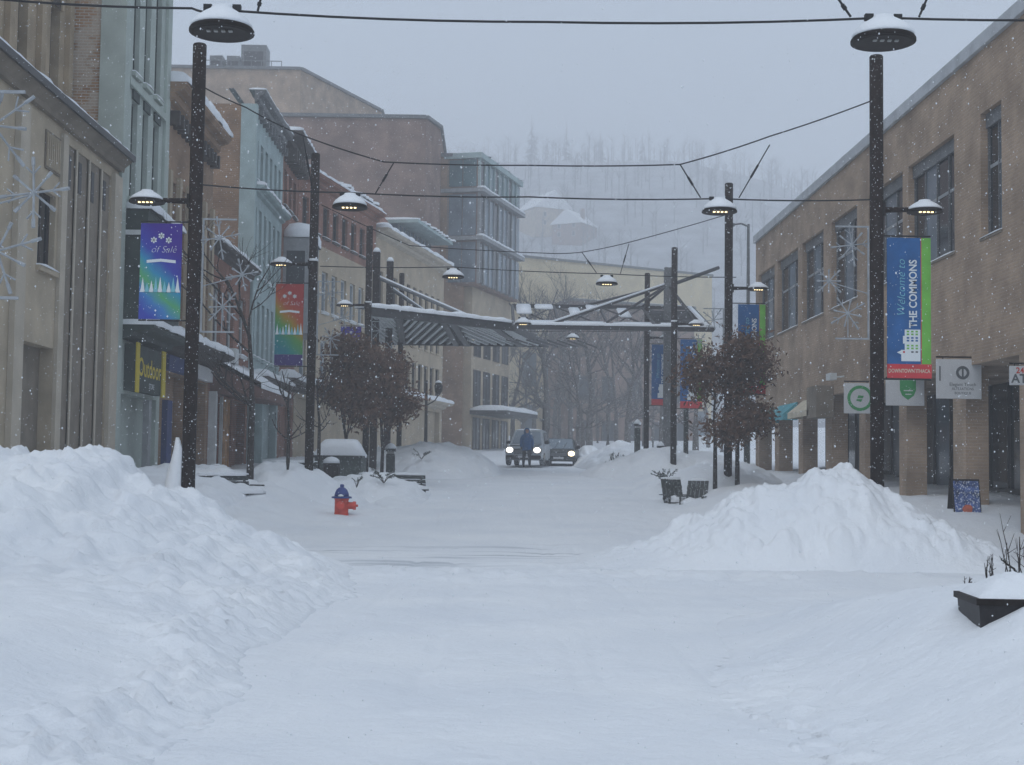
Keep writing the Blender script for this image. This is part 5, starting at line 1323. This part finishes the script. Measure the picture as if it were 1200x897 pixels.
# ------------------------------------------------------------------ signs of the arcade
def blade_sign(label, px0, px1, py0, py1, Y, txt=None):
    a = at(px0, py0, Y=Y); c = at(px1, py1, Y=Y); w, h = c.x-a.x, a.z-c.z
    t_ = thing('hanging_sign', label, 'sign', (a.x, Y, c.z), 0, 'white hanging signs of the arcade')
    MB().box(0, w, -.025, .025, 0, h).build('panel', 'sign_white', t_, bevel=.006)
    fr = MB().tube([(0, 0, h+.05), (w+.15, 0, h+.05)], .02, 6); fr.build('hanger_rod', 'lamp_dark', t_)
    for q in (.15, .85): MB().tube([(w*q, 0, h), (w*q, 0, h+.05)], .01, 5).build('hook', 'lamp_dark', t_)
    return t_, w, h
def ring(mb, cx, cz, r0, r1, y0, y1, n=28):
    o = len(mb.v)
    for y in (y0, y1):
        for r in (r0, r1):
            for k in range(n): a = 6.28318*k/n; mb.v.append((cx+r*math.cos(a), y, cz+r*math.sin(a)))
    for k in range(n):
        j = (k+1) % n; mb.f.append((o+k, o+j, o+n+j, o+n+k)); mb.f.append((o+n+k, o+n+j, o+3*n+j, o+3*n+k))
    return mb
s, w, h = blade_sign('white hanging sign with a green ring emblem left of the near right post', 989, 1021, 449, 485, 40.4)
ring(MB(), w*.58, h*.5, h*.32, h*.42, -.032, -.027).build('ring_emblem', 'sign_green', s)
lf = MB().prism([(w*.44, h*.42), (w*.62, h*.38), (w*.72, h*.58), (w*.52, h*.60)], -.031, -.027); lf.build('leaf_emblem', 'sign_green', s)
MB().box(w*.42, w*.74, -.033, -.0312, h*.47, h*.5).build('emblem_bar', 'sign_white', s)
s, w, h = blade_sign('white hanging sign with a green shield right of the near right post', 1038, 1083, 445, 476, 36.3)
MB().prism([(w*.36+w*.42*q[0], h*(.22+.76*q[1])) for q in ((.5,0),(.86,.22),(1,.5),(1,1),(0,1),(0,.5),(.14,.22))], -.031, -.027).build('shield_emblem', 'sign_green', s)
MB().box(w*.5, w*.66, -.033, -.0312, h*.42, h*.46).build('emblem_bar', 'sign_white', s); MB().box(w*.46, w*.70, -.033, -.0312, h*.56, h*.60).build('emblem_bar', 'sign_white', s)
s, w, h = blade_sign('largest white hanging sign with a grey round tree emblem and three text lines', 1097, 1150, 421, 468, 31.7)
ring(MB(), w*.58, h*.66, h*.10, h*.17, -.032, -.027).build('round_emblem', 'sign_grey', s)
MB().prism([(w*.56, h*.5), (w*.60, h*.5), (w*.60, h*.82), (w*.56, h*.82)], -.0335, -.0325).build('tree_emblem', 'sign_grey', s)
lettering('Elegant Touch', 'sign_grey', s, w*.58, h*.36, .105, y=-.030); lettering('ALTERATIONS', 'sign_grey', s, w*.58, h*.25, .085, y=-.030, sx=.9); lettering('BOUTIQUE', 'sign_grey', s, w*.58, h*.14, .075, y=-.030)
MB().box(w*.06, w*.09, -.030, -.027, h*.45, h*.82).build('side_print', 'sign_grey', s)
s, w, h = blade_sign('white cash machine sign with red and dark letters at the right edge', 1183, 1222, 429, 452, 27.6)
lettering('24 HR', 'sign_red', s, w*.5, h*.75, .16, y=-.030, bold=.004); lettering('ATM', 'sign_grey', s, w*.42, h*.32, .24, y=-.030, bold=.006)
# sandwich board
a = at(1117, 600, Y=31); c = at(1149, 562, Y=31); w = c.x-a.x; h = c.z-a.z+.25
s = thing('sandwich_board', 'blue poster on a sandwich board in front of an arcade column', 'sign', (a.x, 31, a.z-.25), 0)
for sg, ty in ((-1, 0), (1, .36)):
    q = MB().obox((w/2, ty+.0+sg*-.08*0, h/2), (w/2, 0, 0), (0, .012, 0), (0, -sg*.10, h/2)).build('board', 'lamp_dark', s)
f = MB().obox((w/2, -.018, h/2), (w*.46, 0, 0), (0, .003, 0), (0, .10, h*.46)).build('poster', 'poster_blue', s)
ft = MB(); ft.add([(w*.5+w*.28*math.cos(k*.628)*random.uniform(.5,1), -.022-.10+(.2*(h*.33+h*.1*math.sin(k*.628))/h)-.004, h*.33+h*.1*math.sin(k*.628)) for k in range(10)], [tuple(range(10))]); ft.build('printed_figure', 'poster_red', s)
# stop-sign like green and red edge at the far right: storefront drape
# far street lamps
def far_lamp(label, px, pyt, Y, armdx=0, m='metal_grey', lantern=False):
    p = at(px, pyt, Y=Y); zb = ground(p.x, Y)-.4; h = p.z-zb
    t_ = thing('street_lamp', label, 'street lamp', (p.x, Y, zb), 0)
    MB().tube([(0,0,0),(0,0,h)], [.11,.06], 10).build('pole', m, t_)
    if armdx:
        MB().tube([(0,0,h-.1),(armdx*.5,0,h+.02),(armdx,0,h-.02)], .04, 6).build('arm', m, t_); MB().box(min(armdx, armdx*1.45), max(armdx, armdx*1.45), -.12, .12, h-.1, h+.02).build('luminaire', m, t_)
    if lantern:
        a_ = MB().tube([(0,0,h*.72),(.45,0,h*.78),(.62,0,h*.84)], .035, 6).build('arm', m, t_); l_ = MB().lathe([(.08,0),(.2,.2),(.22,.5),(.12,.62),(.02,.72)], 8, (.62,0,h*.84)).build('lantern', m, t_); MB().lathe([(.2,0),(.12,.1),(.01,.14)], 10, (.62,0,h*.84+.63)).build('snow_cap', 'snow', l_, smooth=True)
    return t_
far_lamp('tall pale grey street light pole left of the arcade roof corner', 877, 263, 60, -.6)
far_lamp('dark lantern post in front of the far tan wall', 500, 446, 74, 0, 'lamp_dark', True)
far_lamp('slim dark lamp pole behind the white car', 637, 478, 92, 0, 'lamp_dark')

# ------------------------------------------------------------------ cars
def car(label, x, y, z, rz, m, hl, W=1.86, L_=4.5, H=1.75, snowy=True, suv=True):
    t_ = thing('parked_car' if False else 'car', label, 'car', (x, y, z), rz)
    hood, belt, roof = (.98, 1.08, H) if suv else (.82, .92, H)
    # side outline, front at y=0 (facing -y), as cross sections: (y, z_low, z_top, half width)
    secs = [(0, .42, .72, W*.40), (.08, .30, .86, W*.46), (.35, .26, hood-.04, W*.495), (1.15, .26, hood+.02, W*.5), (2.2, .26, belt, W*.5), (3.6, .26, belt+.02, W*.5), (L_-.25, .28, belt, W*.49), (L_, .40, belt-.15, W*.44)]
    mb = MB(); n = 8
    for yy, zl, zt, hw in secs:
        zm = (zl+zt)/2
        mb.v += [(-hw*.86,yy,zl),(hw*.86,yy,zl),(hw,yy,zl+.12),(hw*1.0,yy,zm+.08),(hw*.95,yy,zt-.06),(hw*.82,yy,zt),(-hw*.82,yy,zt),(-hw*.95,yy,zt-.06),(-hw*1.0,yy,zm+.08),(-hw,yy,zl+.12)]
    k = 10
    for i in range(len(secs)-1):
        for j in range(k): mb.f.append((i*k+j, i*k+(j+1) % k, (i+1)*k+(j+1) % k, (i+1)*k+j))
    mb.f.append(tuple(range(k))[::-1]); mb.f.append(tuple(range((len(secs)-1)*k, len(secs)*k)))
    body = mb.build('body', m, t_, smooth=False)
    cb = MB(); f0, f1, r1, r0 = 1.15, 1.85, (L_-.75 if suv else L_-1.3), L_-.3
    hb, ht = W*.46, W*.37
    cb.add([(-hb,f0,hood),(hb,f0,hood),(hb,r0,belt),(-hb,r0,belt),(-ht,f1,roof),(ht,f1,roof),(ht,r1,roof-.02),(-ht,r1,roof-.02)], [(4,5,6,7),(0,1,5,4),(1,2,6,5),(2,3,7,6),(3,0,4,7)])
    cab = cb.build('cabin', m, t_, bevel=.04)
    def lerp(a, b_, s): return Vector(a).lerp(Vector(b_), s)
    A, B_, C_, D_ = (-hb,f0,hood), (hb,f0,hood), (ht,f1,roof), (-ht,f1,roof)
    q = [lerp(lerp(A,B_,s), lerp(D_,C_,s), r_)+Vector((0,-.035,.035)) for s, r_ in ((.07,.08),(.93,.08),(.92,.88),(.08,.88))]
    ws = MB().add(q, [(0,1,2,3)]).build('windscreen', 'glass_pale', t_)
    for wx in (.3, .62): e = lerp(q[0], q[1], wx); MB().tube([e, e+(Vector(q[2])-Vector(q[1]))*.6+Vector((.25,0,.02))], .012, 5).build('wiper', 'lamp_dark', ws)
    for s in (-1, 1):
        A, B_, C_, D_ = (s*hb,f0,hood), (s*hb,r0,belt), (s*ht,r1,roof), (s*ht,f1,roof)
        for a0, a1 in ((.14,.5),(.53,.88)):
            p4 = [lerp(lerp(A,B_,u), lerp(D_,C_,u), v_)+Vector((s*.035,0,.005)) for u, v_ in ((a0,.1),(a1,.1),(a1,.86),(a0,.86))]
            MB().add(p4, [(0,1,2,3) if s > 0 else (3,2,1,0)]).build('side_window', 'glass', t_)
        mr = MB().box(s*(W*.5+.02)-.1, s*(W*.5+.02)+.1, f0+.35, f0+.47, belt-.02, belt+.14).build('mirror', 'lamp_dark', t_, bevel=.02)
        hd = MB().lathe([(.0,0),(.10,.0),(.13,.05),(.10,.06)], 16)
        hd.v = [(px_*1.25, -pz_, py_) for px_, py_, pz_ in hd.v]
        hd.build('headlight', hl, t_, loc=(s*W*.36, .045, .74 if suv else .64))
        MB().box(s*W*.36-.22, s*W*.36+.22, .02, .10, .60 if suv else .52, .86 if suv else .74).build('headlight_housing', 'chrome', t_)
        for yy in (.82, L_-.85):
            ty = MB(); prof = [(.20,-.10),(.30,-.11),(.34,-.07),(.34,.07),(.30,.11),(.20,.10)]; ty.lathe(prof, 20); ty.v = [(s*(W*.5-.10)+pz_, yy+px_, .33+py_) for px_, py_, pz_ in ty.v]
            wh = ty.build('wheel', 'tyre', t_); rm = MB().lathe([(.19,-.085),(.19,.085),(.06,.10)], 14); rm.v = [(s*(W*.5-.10)+pz_*s*1.2, yy+px_, .33+py_) for px_, py_, pz_ in rm.v]; rm.build('rim', 'chrome', wh)
    MB().box(-W*.24, W*.24, -.02, .06, .56 if suv else .48, .80 if suv else .68).build('grille', 'lamp_dark', t_)
    for k_ in range(3): MB().box(-W*.23, W*.23, -.035, -.022, .60+.06*k_-(0 if suv else .08), .625+.06*k_-(0 if suv else .08)).build('grille_bar', 'chrome', t_)
    MB().box(-W*.46, W*.46, -.06, .12, .30, .48).build('bumper', 'lamp_dark' if suv else m, t_, bevel=.03)
    MB().box(-.26, .26, -.075, -.062, .36, .47).build('number_plate', 'sign_white', t_)
    if snowy:
        sn = MB()
        for (y0, y1, zz, hw) in ((.30, 1.2, hood, W*.40), (f1+.02, r1, roof, ht*.98)):
            o = len(sn.v); nx, ny = 7, 7
            for i in range(nx+1):
                for j in range(ny+1):
                    e = min(i, nx-i, j*1.5, (ny-j)*1.5)/(nx/2); e = min(1, e)
                    sn.v.append((-hw+2*hw*i/nx, y0+(y1-y0)*j/ny, zz+.01+(.10 if zz == roof else .05)*(1-(1-e)**2)*random.uniform(.8,1.1)))
            for i in range(nx):
                for j in range(ny): sn.f.append((o+i*(ny+1)+j, o+(i+1)*(ny+1)+j, o+(i+1)*(ny+1)+j+1, o+i*(ny+1)+j+1))
        sn.build('snow_cap', 'snow', t_, smooth=True)
    return t_
p = at(613, 546, Y=69); car('snow dusted white car with headlights on behind the walking person', p.x, 69, p.z+.02, R(-9), 'car_white', 'headlight_white')
p = at(652, 547, Y=72); car('dark car with a lit headlight right of the white car', p.x+.1, 72, p.z+.02, R(-6), 'car_dark', 'headlight', 1.8, 4.4, 1.45, False, False)
def buried_car(label, px0, px1, pyt, pyb, Y, rz, d=4.3):
    a = at(px0, pyb, Y=Y); c = at(px1, pyt, Y=Y); w, h = c.x-a.x, c.z-a.z
    t_ = thing('buried_car', label, 'car', ((a.x+c.x)/2, Y, a.z), rz, 'cars buried under snow')
    mb = MB(); nx, ny = 22, 24
    for i in range(nx+1):
        for j in range(ny+1):
            u = -1+2*i/nx; v = j/ny
            prof = np.interp(v, [0,.04,.12,.26,.40,.75,.88,1.0], [-.3,.30,.52,.58,.98,1.0,.70,-.3]); sx = (1-abs(u)**3.2)**.6
            z = h*((prof+.3)*sx-.3) + .05*math.sin(i*1.1+j*.6)
            mb.v.append((u*w/2*(1.0), v*d, z))
    for i in range(nx):
        for j in range(ny): mb.f.append((i*(ny+1)+j, (i+1)*(ny+1)+j, (i+1)*(ny+1)+j+1, i*(ny+1)+j+1))
    mb.build('snow_cover', 'snow', t_, smooth=True)
    MB().box(-w*.3, w*.3, 1.0, d-.8, -.4, h*.3).build('body', 'car_dark', t_)
    for s in (-1, 1):
        ty = MB().lathe([(.2,-.1),(.33,-.1),(.33,.1),(.2,.1)], 14); ty.v = [(s*w*.36+pz_, .9+px_, py_) for px_, py_, pz_ in ty.v]; ty.build('wheel', 'tyre', t_)
    return t_
buried_car('car wholly buried in smooth snow right of the dark car', 673, 706, 522, 546, 73, R(-4))
buried_car('wide low snow buried car beside the far right bollards', 708, 752, 525, 546, 76, R(-20), 4.5)

# ------------------------------------------------------------------ the walking person
def person(x, y, z, rz):
    t_ = thing('person', 'person in a blue hooded coat and dark trousers walking before the white car', 'person', (x, y, z), rz)
    verts = [(0,0,.95),(0,.01,1.12),(0,.01,1.30),(0,.0,1.44),(0,-.01,1.52),(0,-.02,1.60),(0,-.03,1.68),(0,-.02,1.74)]
    rad = [.165,.165,.19,.15,.075,.085,.105,.07]; edges = [(i,i+1) for i in range(7)]
    def chain(root, pts):
        prev = root
        for (p_, r_) in pts: verts.append(p_); rad.append(r_); edges.append((prev, len(verts)-1)); prev = len(verts)-1
        return prev
    for s, f in ((-1, .10), (1, -.12)):
        chain(0, [((s*.10, f*.2, .86), .125), ((s*.11, f*.9-.02, .52), .085), ((s*.11, f*1.6+.04, .30), .075), ((s*.11, f*2.0+.05, .10), .06), ((s*.115, f*2.0-.09, .045), .05), ((s*.12, f*2.0-.16, .04), .04)])
        hand = chain(3, [((s*.19, .01, 1.42), .10), ((s*.26, .03-f*.2, 1.20), .078), ((s*.28, -.02-f*.8, .98), .062), ((s*.275, -.05-f*1.1, .89), .042), ((s*.27, -.06-f*1.2, .83), .042)])
        b_ = verts[hand]
        for k in range(4): chain(hand, [((b_[0]+s*.005, b_[1]-.03+k*.02, b_[2]-.045), .011), ((b_[0]-s*.008, b_[1]-.03+k*.02, b_[2]-.085+.006*abs(k-1.5)), .009)])
        chain(hand-1, [((b_[0]-s*.02, b_[1]-.05, b_[2]+.0), .012), ((b_[0]-s*.025, b_[1]-.06, b_[2]-.04), .010)])
    me = bpy.data.meshes.new('body'); me.from_pydata(verts, edges, []); o = bpy.data.objects.new('body', me); col.objects.link(o)
    md = o.modifiers.new('skin', 'SKIN'); o.modifiers.new('sub', 'SUBSURF').levels = 2; o.modifiers['sub'].render_levels = 2
    for i, v in enumerate(me.skin_vertices[0].data): v.radius = (rad[i], rad[i]*(.72 if i < 4 else 1)); v.use_root = (i == 0)
    dg = bpy.context.evaluated_depsgraph_get(); m2 = bpy.data.meshes.new_from_object(o.evaluated_get(dg)); bpy.data.objects.remove(o)
    m2.materials.clear()
    for q in ('coat_blue', 'trousers', 'skin', 'lamp_dark'): m2.materials.append(M[q])
    for p_ in m2.polygons:
        c = p_.center; arm = abs(c.x) > .21
        p_.use_smooth = True
        p_.material_index = 3 if (c.z < .13 or (arm and c.z < .91)) else 1 if (c.z < .80 and not arm) else 2 if (c.z > 1.55 and c.y < -.06 and c.z < 1.72) else 0
    b_ = bpy.data.objects.new('body', m2); col.objects.link(b_); b_.parent = t_
    hd = MB(); hd.lathe([(.10,1.49),(.135,1.56),(.14,1.64),(.125,1.72),(.08,1.78),(.01,1.80)], 16, (0,.01,0)); hd.v = [(vx, vy if vy > -.07 else -.07, vz) for vx, vy, vz in hd.v]; hd.build('hood', 'coat_blue', t_, smooth=True)
    cs = MB().lathe([(.235,.76),(.225,.9),(.205,1.05),(.215,1.25),(.20,1.40),(.10,1.47)], 20, sx=1, sy=.72); cs.build('coat', 'coat_blue', t_, smooth=True)
    for s in (-1, 1): MB().lathe([(.0,-.008),(.012,-.004),(.012,.004),(.0,.008)], 8, (s*.035, -.135, 1.665)).build('eye', 'lamp_dark', t_)
    MB().add([(-.014,-.13,1.645),(.014,-.13,1.645),(0,-.16,1.625),(0,-.128,1.675)], [(0,2,3),(2,1,3),(0,1,2)]).build('nose', 'skin', t_); MB().box(-.025,.025,-.137,-.128,1.595,1.603).build('mouth', 'maroon', t_)
p = at(617, 547, Y=65.5); pz = ground(p.x, 65.5)
person(p.x, 65.5, min(p.z, pz+.2)-.02, R(8))

# ------------------------------------------------------------------ falling snow and haze
n = 46000
Yf = rng.uniform(4.5, 50, n); Xf = rng.uniform(-1, 1, n)*(.45*Yf+1.5); Zf = rng.uniform(0, 1, n)*(.42*Yf+2.0)
rf = rng.uniform(.0013, .0038, n)*(1+.026*Yf)
dirs = np.array([(1,0,0),(-1,0,0),(0,1,0),(0,-1,0),(0,0,1.3),(0,0,-1.3)])
tri = np.array([(0,2,4),(2,1,4),(1,3,4),(3,0,4),(2,0,5),(1,2,5),(3,1,5),(0,3,5)])
C_ = np.stack([Xf, Yf, Zf], -1); V = (C_[:,None,:] + rf[:,None,None]*dirs[None]*rng.uniform(.7,1.3,(n,6,1))).reshape(-1,3)
T = (np.arange(n)[:,None,None]*6 + tri[None]).reshape(-1,3)
keep = None
fs = numpy_mesh('falling_snow', V, T, 'snow', True); fs['kind'] = 'stuff'; fs['label'] = 'snowflakes drifting down through the air'

hz_b = MB().box(-310, 310, -16, 755, -6, 172).build('haze', 'snow'); hz_b['kind'] = 'stuff'; hz_b['label'] = 'thin snowy haze filling the street'
hm = bpy.data.materials.new('haze'); hm.use_nodes = True; hm.node_tree.nodes.clear()
vo = hm.node_tree.nodes.new('ShaderNodeVolumePrincipled'); ou = hm.node_tree.nodes.new('ShaderNodeOutputMaterial')
vo.inputs['Color'].default_value = (.97, .98, 1.0, 1); vo.inputs['Density'].default_value = .0025; vo.inputs['Anisotropy'].default_value = 0.0
hm.node_tree.links.new(vo.outputs[0], ou.inputs['Volume'])
hz_b.data.materials.clear(); hz_b.data.materials.append(hm)
